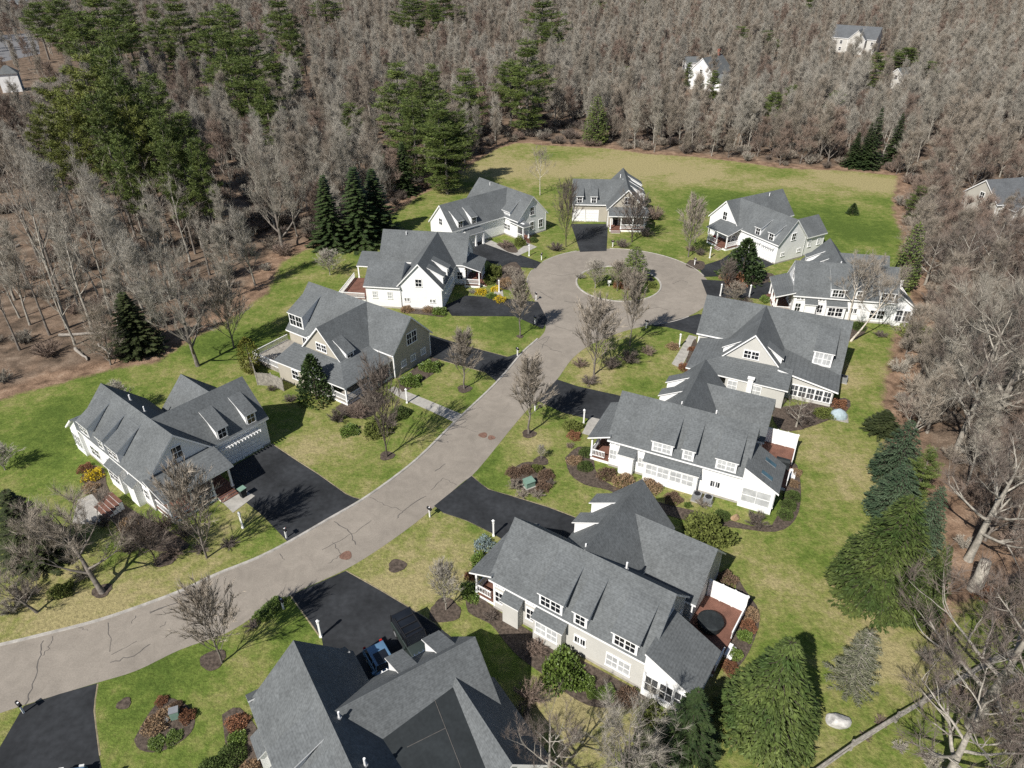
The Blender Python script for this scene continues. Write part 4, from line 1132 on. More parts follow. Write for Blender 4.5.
# privacy fence of grey boards beside the left cross-gable house
def board_fence(label, pts, h=1.7, m='weathered', name='privacy_fence'):
    o = empty(name, (pts[0][0], pts[0][1], 0), 0, label, 'fence'); O = Vector((pts[0][0], pts[0][1], 0)); mb = MB(); rng = random.Random(4)
    for a, b in zip(pts[:-1], pts[1:]):
        a, b = Vector((*a, 0)) - O, Vector((*b, 0)) - O; L = (b - a).length; d = (b - a) / L; n = Vector((-d.y, d.x, 0)) * .02; k = int(L / .15)
        for i in range(k):
            p, q = a + d * (L * i / k + .008), a + d * (L * (i + 1) / k - .008); t = h + rng.uniform(-.04, .05)
            mb.add([p - n, q - n, q + n, p + n, *(v + Vector((0, 0, t)) for v in (p - n, q - n, q + n, p + n))], [(0, 3, 2, 1), (4, 5, 6, 7), (0, 1, 5, 4), (1, 2, 6, 5), (2, 3, 7, 6), (3, 0, 4, 7)])
    mb.build('boards', M[m], o)
    pm = MB()
    for p in pts: pm.box(p[0] - O.x - .06, p[0] - O.x + .06, p[1] - O.y - .06, p[1] - O.y + .06, -.2, h + .15)
    pm.build('fence_posts', M[m], o); return o
A = [tuple(at(*p)[:2]) for p in ((252, 366), (258, 385), (273, 386), (284, 391))]
board_fence('weathered grey board fence beside the golden evergreen and greige house', A, 1.8)

# split-rail fence, lower right
def rail_fence(pts):
    o = empty('rail_fence', (*pts[0], 0), 0, 'weathered split-rail fence running through brush at the lawn edge', 'fence'); O = Vector((*pts[0], 0)); rm = MB(); pm = MB(); rng = random.Random(9)
    for a, b in zip(pts[:-1], pts[1:]):
        a, b = Vector((*a, 0)) - O, Vector((*b, 0)) - O; L = (b - a).length; n = max(1, int(L / 2.4))
        for i in range(n):
            p, q = a.lerp(b, i / n), a.lerp(b, (i + 1) / n)
            pm.box(p.x - .08, p.x + .08, p.y - .08, p.y + .08, -.2, 1.15)
            for z in (.35, .7, 1.0): rm.tube([p + Vector((rng.uniform(-.05, .05), 0, z + rng.uniform(-.04, .04))), q + Vector((0, rng.uniform(-.05, .05), z + rng.uniform(-.04, .04)))], [.065, .055], 5)
    rm.build('rails', M['weathered'], o); pm.build('posts', M['weathered'], o)
rail_fence([tuple(at(*p)[:2]) for p in ((806, 782), (850, 750), (895, 722), (945, 692), (985, 668), (1050, 640))])

# ------------------------------------------------------------------ cars
def car(name, label, x, y, rz, L, Wd, H, paint, kind='hatch', rack=False, group='parked cars'):
    o = empty(name, (x, y, 0), rz, label, 'car', group)
    hl, hw = L / 2, Wd / 2; b = MB()
    if kind == 'hatch':
        prof = [(-hl, .35), (-hl + .05, .75), (-hl + .15, .92), (hl - 1.15, .98), (hl - .2, .82), (hl, .6), (hl, .3)]
        cab = [(-hl + .22, .92), (-hl + .62, H - .04), (-hl + 1.2, H), (.45, H - .02), (hl - 1.25, .98)]
    else:
        prof = [(-hl, .5), (-hl, 1.0), (-hl + .06, 1.1), (hl - 1.45, 1.12), (hl - .1, 1.08), (hl, 1.0), (hl, .5)]
        cab = [(-hl + .06, 1.1), (-hl + .12, H), (-hl + .3, H + .02), (.42, H), (.75, 1.12)]
    n = len(prof); N_ = 7
    # body lofted across the width with tumblehome
    ws = [(-1, .86), (-.93, 1.0), (.93, 1.0), (1, .86)]
    vs = []
    for wv, k in ws:
        for (px_, pz) in prof: vs.append((px_ * (.985 if abs(wv) == 1 else 1), wv * hw, .45 + (pz - .45) * k if pz > .45 else pz))
    fs = [(j * n + i, j * n + i + 1, (j + 1) * n + i + 1, (j + 1) * n + i) for j in range(3) for i in range(n - 1)]
    fs += [tuple(range(n)), tuple(3 * n + i for i in range(n))[::-1]] + [(j * n + n - 1, j * n, (j + 1) * n, (j + 1) * n + n - 1) for j in range(3)]
    b.add(vs, fs, 0); ob_ = b.build('body', M[paint], o, smooth=True); bv = ob_.modifiers.new('edges', 'BEVEL'); bv.width = .09; bv.segments = 3; bv.limit_method = 'ANGLE'; bv.angle_limit = R(25)
    c = MB(); m_ = len(cab); tw = .80 if kind == 'hatch' else .90
    def wy(z): return hw * (.93 + (tw - .93) * (z - .95) / (H - .95))
    vs = [(px_, s * wy(pz), pz) for s in (-1, 1) for px_, pz in cab]
    c.add(vs, [tuple(range(m_))[::-1], tuple(range(m_, 2 * m_))] + [(i, i + 1, m_ + i + 1, m_ + i) for i in range(m_ - 1)]); c.build('windows', M['glass'], o)
    r = MB(); i0, i1 = (1, 3)
    x0, x1 = cab[1][0] - .03, cab[3][0] + .05; zt = H + .012
    r.slab([(x0, -wy(H) - .02, zt), (x1, -wy(H) - .02, zt - .02), (x1, wy(H) + .02, zt - .02), (x0, wy(H) + .02, zt)], .06, 0, 0)
    for s in (-1, 1):
        for (k, j, wd) in ((0, 1, .07), (3, 4, .05)):
            p, q = cab[k], cab[j]; r.tube([(p[0], s * (wy(p[1]) + .005), p[1]), (q[0], s * (wy(q[1]) + .005), q[1])], wd, 4)
        r.tube([(-.1, s * (wy(.98) + .005), .98), (-.15, s * (wy(H) + .005), H)], .045, 4)
    if kind == 'hatch':
        q = MB(); q.slab([(x0 + .75, -wy(H) * .72, zt + .02), (x1 - .02, -wy(H) * .72, zt), (x1 - .02, wy(H) * .72, zt), (x0 + .75, wy(H) * .72, zt + .02)], .05, 0, 0); q.build('sunroof', M['glass'], o)  # dark slab on the car roof, standing in for the dormer's shadow
    ob_ = r.build('roof', M[paint if kind == 'hatch' else 'car_black'], o, smooth=True); bv = ob_.modifiers.new('edges', 'BEVEL'); bv.width = .04; bv.segments = 2
    if rack:
        q = MB()
        for xx in (-1.3, -.55, .15): q.box(xx - .03, xx + .03, -hw * .8, hw * .8, H + .05, H + .1)
        for s in (-1, 1): q.box(-1.7, .4, s * hw * .8 - .03, s * hw * .8 + .03, H + .02, H + .07)
        q.build('roof_rack', M['black'], o)
    rr = .33 if kind == 'hatch' else .40
    for xx in (-hl + .8, hl - .85):
        for s in (-1, 1):
            t = MB(); pts = 16
            vs = [(xx + rr * math.cos(2 * PI * k / pts), s * (hw - .20 + d), rr + rr * math.sin(2 * PI * k / pts)) for d in (0, .215) for k in range(pts)]
            t.add(vs, [(k, (k + 1) % pts, pts + (k + 1) % pts, pts + k) for k in range(pts)] + [tuple(range(pts)), tuple(range(pts, 2 * pts))]); w = t.build('wheel', M['tyre'], o)
            t = MB(); vs = [(xx + rr * .62 * math.cos(2 * PI * k / pts), s * (hw + .02), rr + rr * .62 * math.sin(2 * PI * k / pts)) for k in range(pts)]; t.add(vs, [tuple(range(pts))]); t.build('rim', M['rim'], w)
    for s in (-1, 1):
        l = MB(); l.box(hl - .1, hl + .02, s * hw * .72 - .16, s * hw * .72 + .16, .66, .80); l.build('headlight', M['headlamp'], o)
        l = MB(); l.box(-hl - .025, -hl + .1, s * hw * .80 - .1, s * hw * .80 + .1, .7, .95); l.build('tail_light', M['lamp'], o)
        l = MB(); l.box(.55, .75, s * (hw + .16) - .1, s * (hw + .16) + .1, .95, 1.1); l.build('mirror', M[paint], o)
    for xx, nm in ((hl, 'front_bumper'), (-hl, 'rear_bumper')):
        l = MB(); l.box(xx - .12, xx + .07, -hw * .93, hw * .93, .32, .52); l.build(nm, M['car_black'], o)
    if kind != 'hatch':
        l = MB(); l.cyl(0, 0, 0, .2, .36, 14); me = l.mesh('spare', M['tyre']); me.transform(__import__('mathutils').Matrix.Translation((-hl - .02, 0, .98)) @ __import__('mathutils').Matrix.Rotation(-PI / 2, 4, 'Y')); link('spare_wheel', me, o)
    return o
ry = hI.root.rotation_euler.z
p = local(hI, 1.35, 9.6); car('parked_car', 'small blue hatchback parked nose to the garage beside the dark jeep', p.x, p.y, ry, 3.9, 1.72, 1.44, 'car_blue')
p = local(hI, .6, 12.55); car('parked_jeep', 'dark green boxy off-road car with roof rack parked on the drive', p.x, p.y, ry, 4.5, 1.85, 1.82, 'car_dark', 'box', True)
p = at(64, 806); car('parked_car', 'blue car whose front just shows on the lowest drive', p.x, p.y, R(100), 4.4, 1.78, 1.46, 'car_blue')
p = at(86, 812); car('parked_car', 'black car beside the blue one on the lowest drive', p.x + .5, p.y, R(100), 4.5, 1.8, 1.46, 'car_black')

# ------------------------------------------------------------------ street furniture
def lamp_post(px, py, label, h=2.0):
    b = at(px, py); o = empty('lamp_post', b, 0, label, 'lamp post', 'white garden lamp posts')
    m = MB(); m.box(-.075, .075, -.075, .075, -.1, h * .82); m.box(-.11, .11, -.11, .11, -.05, .18); m.box(-.10, .10, -.10, .10, h * .82, h * .85); m.build('post', M['white'], o)
    m = MB(); m.box(-.10, .10, -.10, .10, h * .85, h * .97); m.build('lantern', M['headlamp'], o)
    m = MB(); m.cyl(0, 0, h * .97, h * 1.05, .17, 4, r2=.03); m.build('lantern_cap', M['white'], o); return o
def mailbox(px, py, label, rz=0.0):
    b = at(px, py); o = empty('mailbox', b, rz, label, 'mailbox', 'post-mounted mailboxes')
    m = MB(); m.box(-.06, .06, -.06, .06, -.1, 1.25); m.box(-.05, .05, -.28, .3, .92, 1.0); m.build('post', M['white'], o)
    m = MB(); n = 8; pr = [(-.11, 1.0), (.11, 1.0)] + [(.11 * math.cos(PI * k / n), 1.14 + .11 * math.sin(PI * k / n)) for k in range(n + 1)]
    m.prism(pr, 'y', -.28, .28); m.build('box', M['black'], o)
    m = MB(); m.box(.11, .125, -.05, .0, 1.1, 1.28); m.build('flag', M['cloth_red'], o); return o
LP = [((192.5 + 49, 533), 0)]
for (x, y, l) in ((243, 528, 'white lamp post on the shaded lawn by the porch walk of the white house'), (493.5, 536, 'white lamp post behind the blue-green shrub at the black drive'), (583.5, 424, 'white lamp post beside the bright green shrub near the white porch'),
                  (407, 403, 'white lamp post on the lawn beside the concrete walk'), (679, 347, 'white lamp post beside the tan grass clump near the greige wall'), (499, 292, 'white lamp post among the yellow shrubs'), (529, 256, 'white lamp post at the end of the pale walk by the corner porch'),
                  (709.5, 258, 'white lamp post at the foot of the porch steps'), (749, 297, 'white lamp post behind the dark twig bush near the roof'), (720, 296, 'white lamp post beside the drive in front of the reddish bush'), (321, 637, 'white lamp post at the roof corner by the drive with the jeep')):
    lamp_post(x, y, l)
for (x, y, l, rz) in ((286.5, 538, 'mailbox on white post beside the wide black drive', .8), (283.5, 609, 'mailbox casting shadow in the twiggy hedge beside the road', .8), (430, 517, 'mailbox on white post between road and long black drive', .8), (535, 411, 'mailbox on white post below the slender roadside tree', .6),
                      (517.5, 356, 'mailbox on white post above the drive near the slender leafless tree', .6), (535, 324, 'mailbox at the throat of the circle by a tree shadow', .4), (536, 300, 'mailbox on white post at the left rim of the circle', .3), (541.5, 260, 'mailbox on white post at the upper left rim of the circle', -.4),
                      (612.5, 247, 'mailbox on white post at the top of the circle beside the drive', -1.5), (694.5, 265, 'mailbox on white post at the upper right rim of the circle', -2.2), (646, 328, 'mailbox on white post at the lower rim of the circle', .9), (24, 713, 'mailbox with long shadow at the lowest drive', 1.0)):
    mailbox(x, y, l, rz)
b = at(609, 286); o = empty('island_sign', b, 0, 'small white sign board on a post in the round island', 'sign'); m = MB(); m.box(-.05, .05, -.05, .05, -.1, .9); m.build('post', M['white'], o); m = MB(); m.box(-.28, .28, -.09, -.05, .45, 1.0); m.build('board', M['white'], o)
# transformer
b = at(529, 486); o = empty('transformer_box', b, R(30), 'pale green transformer box ringed by brown shrubs', 'transformer'); m = MB(); m.box(-.5, .5, -.4, .4, .1, .75); m.build('cabinet', M['green_box'], o); m = MB(); m.slab([(-.54, -.45, .78), (.54, -.45, .78), (.54, .45, .84), (-.54, .45, .84)], .08, 0, 0); m.build('lid', M['green_box'], o); m = MB(); m.box(-.62, .62, -.52, .52, -.1, .1); m.build('pad', M['concrete'], o)
b = at(176, 717); o = empty('utility_box', b, R(20), 'small grey utility box standing between tan and rust shrubs', 'box'); m = MB(); m.box(-.3, .3, -.25, .25, 0, .8); m.build('cabinet', M['green_box'], o); m = MB(); m.box(-.33, .33, -.28, .28, .8, .86); m.build('lid', M['metal'], o)
# heat-pump units behind the skylight house
def ac(p, label, rz, grp):
    o = empty('heat_pump', p, rz, label, 'heat pump', grp); m = MB(); m.box(-.42, .42, -.38, .38, .08, .85); m.build('case', M['metal'], o); m = MB(); m.cyl(0, 0, .85, .88, .33, 14); m.build('fan_grille', M['black'], o); m = MB(); m.box(-.5, .5, -.46, .46, -.05, .08); m.build('pad', M['concrete'], o)
for xx, l in ((11.7, 'grey heat pump nearer the bay under the white wall'), (12.8, 'grey heat pump nearer the skylight room under the white wall')): ac(local(hG, xx, -1.0), l, hG.root.rotation_euler.z, 'pair of heat pumps')
ac(local(hK, 18.6, 1.5), 'pale heat pump unit in the shade behind the greige end wall', hK.root.rotation_euler.z, 'heat pumps behind the greige house'); 
# deck furniture
p = local(hJ, 17.6, 8.2, .55); o = empty('deck_table', p, 0, 'round table under a dark cover on the brick-red deck', 'table'); m = MB(); m.cyl(0, 0, .1, .78, .95, 20, r2=1.05); m.cyl(0, 0, .78, .84, 1.05, 20, r2=.9); m.build('cover', M['darkcover'], o); m = MB(); m.cyl(0, 0, 0, .1, .3, 10); m.build('table_base', M['metal'], o)
p = local(hG, 18.6, 7.3, .55); o = empty('barbecue', p, hG.root.rotation_euler.z, 'barbecue under a dark cover on the deck behind the skylights', 'barbecue'); m = MB(); m.prism([(-.35, .1), (.35, .1), (.35, .95), (.15, 1.15), (-.2, 1.15), (-.35, .95)], 'x', -.7, .7); m.build('cover', M['darkcover'], o); m = MB(); [m.box(a - .04, a + .04, c - .04, c + .04, 0, .1) for a in (-.6, .6) for c in (-.3, .3)]; m.build('legs', M['black'], o)
b = at(838, 417); o = empty('covered_grill', b, R(-20), 'low round object under a pale blue cover on a small paved pad', 'covered grill'); m = MB()
for k in range(4): m.cyl(0, 0, .05 + .26 * k, .05 + .26 * (k + 1), (.9, .88, .8, .58)[k], 18, r2=(.88, .8, .58, .18)[k])
for v in range(len(m.v)): x_, y_, z_ = m.v[v]; m.v[v] = (x_ * 1.1, y_ * .8, z_)
m.build('cover', M['bluecover'], o); m = MB(); m.box(-1.1, 1.1, -.9, .9, -.05, .05); m.build('pad', M['weathered'], o)
# bins by the porch of the white house with the wide drive
for k, (xx, yy, l) in enumerate(((-3.3, 6.9, 'dark lidded bin by the porch step, nearer the drive'), )):
    p = local(hA, xx, yy); o = empty('wheeled_bin', p, hA.root.rotation_euler.z, l, 'bin'); m = MB(); m.add([(-.25, -.25, 0.05), (.25, -.25, .05), (.25, .25, .05), (-.25, .25, .05), (-.3, -.32, 1), (.3, -.32, 1), (.3, .32, 1), (-.3, .32, 1)], [(0, 3, 2, 1), (4, 5, 6, 7), (0, 1, 5, 4), (1, 2, 6, 5), (2, 3, 7, 6), (3, 0, 4, 7)]); m.build('body', M['darkcover'], o); m = MB(); m.slab([(-.33, -.36, 1.06), (.33, -.36, 1.06), (.33, .36, 1.1), (-.33, .36, 1.1)], .07, 0, 0); m.build('lid', M['green_box'], o)
# garden stair with red treads at the left house
p = local(hA, 5.2, -2.4); o = empty('garden_steps', p, hA.root.rotation_euler.z - PI, 'red-treaded wooden steps with white risers beside the yellow shrub', 'steps'); m = MB(); w = MB()
for k in range(5): m.box(-1.1 - .06 * k, 1.1 + .06 * k, .38 * k - .9, .38 * (k + 1) - .9, 1.05 - .2 * k - .06, 1.05 - .2 * k); w.box(-1.05 - .06 * k, 1.05 + .06 * k, .38 * k - .88, .38 * (k + 1) - .93, -.1, 1.05 - .2 * k - .06)
m.build('treads', M['deck'], o); w.build('risers', M['white'], o)
# boulders
def boulder(px, py, r, label, seed, m='stone', sq=.6):
    import bmesh
    bm = bmesh.new(); bmesh.ops.create_icosphere(bm, subdivisions=3, radius=1); rng = random.Random(seed); dirs = [(rv(rng).normalized(), rng.uniform(.55, .95)) for _ in range(9)]
    for v in bm.verts:
        for d, k in dirs:
            t = v.co.dot(d)
            if t > k: v.co -= d * (t - k)
        v.co.z *= sq
    me = bpy.data.meshes.new('boulder'); bm.to_mesh(me); bm.free(); me.materials.append(M[m]); ob = link('boulder', me); ob.location = at(px, py) + Vector((0, 0, r * .25)); ob.scale = (r * 1.2, r * .8, r); ob.rotation_euler = (0, 0, seed); tag(ob, label, 'boulder')
boulder(837, 722, .8, 'flat pale boulder on the grass beside the big spruce', 3); boulder(757, 520, .45, 'small pale rock at the corner of the mulch bed', 5); boulder(735, 519, .5, 'pinkish stone beside the clipped bush', 7, 'leaf_tan'); boulder(166, 720, .3, 'small grey rock among the shrubs of the oval bed', 8); boulder(721, 277, .5, 'tan rock on the drive edge before the reddish bush', 12)
# fallen trunks and logs in the left woods
def log(a, b, r, label, seed):
    A, B = at(*a), at(*b); m = MB(); rng = random.Random(seed); A.z = B.z = r * .7
    pts = [A.lerp(B, k / 6) + Vector((rng.uniform(-.1, .1), rng.uniform(-.1, .1), rng.uniform(0, .1))) for k in range(7)]
    m.tube(pts, [r * (1 - .09 * k) for k in range(7)], 7, cap=True); o = m.build('fallen_log', M['log'], None, smooth=True); tag(o, label, 'log', 'fallen logs in the woods')
log((60, 337), (118, 333), .26, 'long pale fallen log beside the dark spruce', 1); log((75, 350), (88, 361), .26, 'short pale log at the lawn edge', 2); log((20, 246), (0, 255), .25, 'thin grey log at the left margin in the leaf litter', 3); log((150, 300), (165, 290), .2, 'grey log lying behind the spreading grey tree', 4); log((98, 345), (112, 356), .14, 'slim fallen branch below the dark spruce', 6)
# ------------------------------------------------------------------ plants
def foot(ax, ay, by):
    """column of an upright trunk's foot, given its top (ax, ay) and the row of its foot"""
    V = 384 + FPX / math.tan(CAM_DOWN)
    return 512 + (ax - 512) * (V - by) / (V - ay)
KN = {}
def kind(key, *a, **k):
    if key not in KN: KN[key] = Plant(*a, **k)
    return KN[key]
TAKEN = []; CON = []
# conifers: (top x, top y, foot row, width px, kind, label)
SPR = {'spruce_light': Plant('spruce_tree', dense_spruce(21, 10, 3.2), 'bark_dark', 'spruce_light'),
       'spruce': Plant('spruce_tree', spruce(22, 10, 2.6, 36, 10, .07, .14, .85), 'bark_dark', 'spruce'),
       'dark': Plant('spruce_tree', spruce(23, 10, 3.0, 36, 11, .075, .12, .75), 'bark_dark', 'spruce_dark'),
       'blue': Plant('spruce_tree', dense_spruce(24, 10, 3.2, 30, 13, .045, .8, .12, 1.7), 'bark_dark', 'spruce_blue'),
       'fir': Plant('fir_tree', spruce(25, 12, 2.4, 38, 9, .085, .16, .9), 'bark_dark', 'spruce'),
       'pine_a': Plant('pine_tree', white_pine(31, 20, 4.6, .34, 12, 5, 46, .04), 'bark_grey', 'pine'),
       'pine_b': Plant('pine_tree', white_pine(32, 20, 4.2, .42, 11, 5, 46, .04), 'bark_grey', 'pine'),
       'pine_c': Plant('pine_tree', white_pine(33, 20, 5.0, .30, 11, 5, 46, .042), 'bark_grey', 'pine_yel'),
       'pine_d': Plant('pine_tree', white_pine(34, 20, 4.0, .12, 15, 5, 42, .04), 'bark_grey', 'pine'),
       'young': Plant('pine_tree', dense_spruce(26, 6, 2.2, 24, 11, .05, .62, -.12, 1.5), 'bark_dark', 'pine'),
       'cedar': Plant('cedar_tree', cedar(41, 7, 4.0, 2400, .11, .36, rag=.16), 'bark_dark', 'spruce'),
       'thuja': Plant('thuja_tree', cedar(42, 6, 2.4, 1900, .07, .24, 'spindle', .06), 'bark_dark', 'thuja'),
       'greycedar': Plant('cedar_tree', spruce(43, 6, 2.3, 18, 9, .04, .02, .6, fill=.6), 'bark_pale', 'cedar_dry')}
BASEW = {'spruce_light': 6.4, 'spruce': 5.2, 'dark': 6.0, 'blue': 6.4, 'fir': 4.8, 'pine_a': 9.4, 'pine_b': 8.6, 'pine_c': 10, 'pine_d': 8.4, 'young': 4.4, 'cedar': 4.0, 'thuja': 2.4, 'greycedar': 4.6}
BASEH = {'spruce_light': 10, 'spruce': 10, 'dark': 10, 'blue': 10, 'fir': 12, 'pine_a': 20, 'pine_b': 20, 'pine_c': 20, 'pine_d': 20, 'young': 6, 'cedar': 7, 'thuja': 6, 'greycedar': 6}
def conifer(ax, ay, by, wd, k, label, group=None, cat=None):
    if not k.startswith('pine'): by -= wd * .40 * math.sin(math.atan2(CAM_H, at(ax, by).y))
    b = at(foot(ax, ay, by), by); H = tall(b, ay); W = span(b + Vector((0, 0, H * .3)), wd)
    sx = W / BASEW[k]; sz = H / BASEH[k]
    TAKEN.append((b.x, b.y, W * .36)); CON.append((b.x, b.y, W * .42, H)) if k.startswith('pine') and H > 11 else None
    c = cat or {'pine': 'pine', 'fir_': 'fir', 'ceda': 'cedar', 'thuj': 'thuja'}.get(SPR[k].name[:4], 'spruce')
    return SPR[k].put(b.x, b.y, (sx, sx, sz), None, label, c, group)
HED = 'spruces along the right lawn'
for a in ((793, 640, 766, 106, 'spruce_light', 'large fresh-green spruce at the lower edge right of the brick-red deck'), (699, 690, 772, 66, 'spruce', 'dark spruce close to the screened porch corner of the pale grey house'), (648, 728, 800, 50, 'dark', 'low dark spruce half hidden by pale twigs at the bottom'),
          (913, 420, 492, 56, 'blue', 'blue-green spruce highest up the row beside the lawn', HED), (909, 464, 532, 62, 'blue', 'silvery blue spruce in the middle of the row beside the lawn', HED), (914, 496, 628, 104, 'spruce_light', 'broadest spruce of the lawn row, yellow-green', HED), (934, 447, 505, 34, 'pine_d', 'olive young pine behind the two blue spruces', HED), (944, 486, 560, 44, 'blue', 'grey-blue spruce half hidden behind the broad yellow-green one', HED),
          (888, 410, 440, 36, 'dark', 'small dark spruce above the blue spruces, under bare branches', HED), (951, 545, 632, 44, 'spruce_light', 'narrow spruce tucked between the broad spruce and the bare trunks', HED),
          (872, 630, 702, 52, 'greycedar', 'thin greyish cedar with whitened twigs between spruce and rail fence'),
          (121, 292, 362, 54, 'dark', 'dark dense spruce where the left lawn meets the woods'), (244, 337, 377, 20, 'thuja', 'golden-green columnar evergreen beside the grey board fence'), (309, 354, 408, 40, 'cedar', 'dark ragged cedar standing before the corner porch'),
          (4, 490, 580, 66, 'dark', 'dark evergreen cut by the left margin of the picture'), (637, 246, 289, 32, 'young', 'young pine on the round island'),
          (322, 174, 253, 42, 'fir', 'dark fir nearest the big spreading bare tree'), (352, 166, 251, 50, 'fir', 'broad dark fir second along the wood edge'), (371, 168, 243, 48, 'fir', 'dark fir rightmost of the close trio at the wood edge'), (384, 153, 196, 24, 'blue', 'greyish spruce between dark firs and pines'), (401, 142, 197, 28, 'fir', 'dark fir below the tall pines at the bend of the wood edge'),
          (598, 95, 146, 28, 'young', 'bushy pine alone at the middle of the field edge'), (860, 132, 169, 20, 'fir', 'leftmost dark spruce of the cluster at the far field corner'), (883, 108, 171, 24, 'spruce', 'tallest spruce of the cluster at the far field corner'), (873, 122, 170, 18, 'fir', 'slim spruce inside the cluster at the far field corner'), (904, 113, 167, 22, 'fir', 'rightmost spruce of the cluster at the far field corner'),
          (855, 203, 216, 13, 'cedar', 'small round evergreen alone on the far lawn'), (921, 222, 294, 30, 'young', 'green pine with visible trunk right of the white birch house'), (749, 238, 286, 46, 'cedar', 'dark green cedar on the drive strip before the white garage wing'),
          (905, 253, 290, 18, 'cedar', 'olive evergreen beside the green pine at the far lawn edge')):
    conifer(*a)
# white pines
PW = 'white pines rising from the left woods'; PM = 'white pines behind the field'; PF = 'scattered pines of the far woods'
rp = random.Random(5); PK = ['pine_a', 'pine_b', 'pine_c', 'pine_d']
for (ax, ay, by, wd, k) in ((78, 50, 215, 60, 2), (48, 74, 200, 46, 2), (104, 60, 226, 48, 0), (122, 92, 232, 40, 2), (152, 102, 246, 38, 0), (176, 106, 240, 36, 1), (138, 78, 222, 40, 0), (62, 96, 222, 40, 2), (165, 135, 254, 36, 0), (90, 86, 240, 42, 0), (36, 106, 222, 36, 2), (192, 132, 252, 34, 0), (114, 128, 250, 36, 0), (150, 66, 200, 38, 0), (98, 40, 190, 40, 0)):
    conifer(ax, ay, by, wd * 1.1, PK[k], 'tall white pine with bare lower trunk in the left grove', PW)
for (ax, ay, by, wd, k) in ((48, -8, 78, 42, 0), (90, -12, 88, 60, 3), (116, -6, 76, 40, 0), (172, -4, 76, 48, 3), (205, 10, 92, 46, 3), (226, 0, 80, 38, 0), (246, 28, 124, 56, 3), (270, 56, 126, 44, 3), (212, 62, 118, 42, 0), (276, -6, 66, 42, 3), (30, 0, 60, 30, 1), (76, 6, 104, 42, 0), (108, 8, 108, 40, 3), (150, 2, 88, 30, 3), (222, 30, 126, 38, 3), (240, 56, 142, 42, 3), (262, 80, 150, 36, 3), (286, 14, 84, 28, 3)):
    conifer(ax, ay, by, wd * 1.1, PK[k], 'full dark pine in the upper left woods', 'pines of the upper left woods')
for (ax, ay, by, wd, k) in ((395, 60, 158, 54, 3), (412, 98, 182, 56, 3), (438, 100, 190, 56, 3), (420, 70, 168, 46, 0), (465, 68, 138, 46, 3), (350, 102, 158, 38, 1), (444, 124, 194, 50, 3), (455, 108, 186, 40, 0), (432, 62, 160, 40, 3)):
    conifer(ax, ay, by, wd, PK[k], 'dense white pine in the clump at the bend of the wood edge', PM)
for (ax, ay, by, wd, k) in ((528, 38, 130, 48, 3), (511, 58, 122, 40, 0), (543, -4, 52, 46, 3), (549, 22, 62, 30, 0), (412, -4, 46, 42, 0), (432, 0, 40, 30, 3), (443, -6, 34, 40, 3), (323, -8, 28, 34, 3)):
    conifer(ax, ay, by + 6, wd * 1.15, PK[k], 'tall pine standing out of the bare woods behind the field', 'pines in the bare woods')
for (ax, ay, by, wd, k) in ((742, 26, 50, 28, 3), (766, 30, 52, 34, 3), (600, -6, 18, 18, 3), (812, -4, 20, 24, 3), (640, -8, 8, 16, 3), (716, 70, 92, 16, 3), (700, 74, 92, 12, 3), (795, 84, 116, 20, 0), (838, 88, 130, 20, 0), (778, 90, 128, 22, 1), (880, 52, 80, 26, 3), (907, 46, 74, 30, 1), (690, 62, 80, 12, 3), (930, 60, 82, 20, 1), (628, 66, 80, 14, 3), (924, 186, 214, 26, 3)):
    conifer(ax, ay, by + 9, wd * 1.15, PK[k], 'small-looking pine among the bare far woods', PF)

# single bare trees near the houses
def vase(key, H, W, seed, twig='twig_brown', bark='bark_grey', tw=1.0, clear=.12):
    return kind(key, 'bare_tree', vase_tree(seed, H, W, H * .014, twigs=tw, clear=clear), bark, twig)
def bareput(pl, px, py, top, label, baseH, wpx=None, baseW=None, group=None, cat='bare tree', rz=None):
    b = at(px, py); H = tall(b, top); sz = H / baseH
    sx = span(b + Vector((0, 0, H * .6)), wpx) / baseW if wpx else sz
    TAKEN.append((b.x, b.y, .8)); return pl.put(b.x, b.y, (sx, sx, sz), rz, label, cat, group)
V1 = vase('v1', 6, 4.6, 61, 'twig_brown'); V2 = vase('v2', 6, 3.2, 62, 'twig_brown', tw=.8, clear=.22); V3 = vase('v3', 6, 4.4, 63, 'twig_grey', 'bark_pale'); V4 = vase('v4', 6, 5.2, 64, 'twig_dark', 'bark_dark', tw=.7); V5 = vase('v5', 6, 4.6, 65, 'twig_brown', 'bark_grey')
bareput(V1, 222, 663, 588, 'egg-shaped leafless street tree beside the road, long shadow on the hedge', 6, 68, 4.6)
bareput(V2, 464.5, 389, 330, 'slender bare tree in a mulch ring right of the concrete walk', 6, 36, 3.2)
bareput(V2, 520, 336.6, 274, 'slim bare tree on the lawn wedge below the circle', 6, 30, 3.2)
bareput(V2, 529, 434, 356, 'slender leafless tree overhanging the road by the white porch', 6, 46, 3.2)
bareput(V1, 594, 375, 302, 'reddish egg-shaped bare tree on the grass at the throat of the circle', 6, 60, 4.6)
bareput(V2, 630, 346, 270, 'narrow bare tree below the round island', 6, 30, 3.2)
bareput(V4, 387, 457, 370, 'dense dark bare tree between road and corner porch', 6, 58, 5.2)
bareput(V1, 207, 558, 470, 'reddish bare tree in front of the shaded gable porch', 6, 66, 4.6)
bareput(V4, 157, 566, 520, 'low dark wine-coloured bare tree left of the reddish one', 6, 54, 5.2)
bareput(V5, 688, 257, 200, 'grey-brown bare tree beside the white lean-to porch steps', 6, 34, 4.6)
bareput(V4, 566, 247, 186, 'brown upright bare tree between the far white house and the top drive', 6, 32, 5.2)
bareput(V4, 632, 242, 196, 'dark reddish bare tree before the beige porch', 6, 46, 5.2)
bareput(V3, 595, 288, 262, 'small pale bare tree on the left of the island', 6, 30, 4.4)
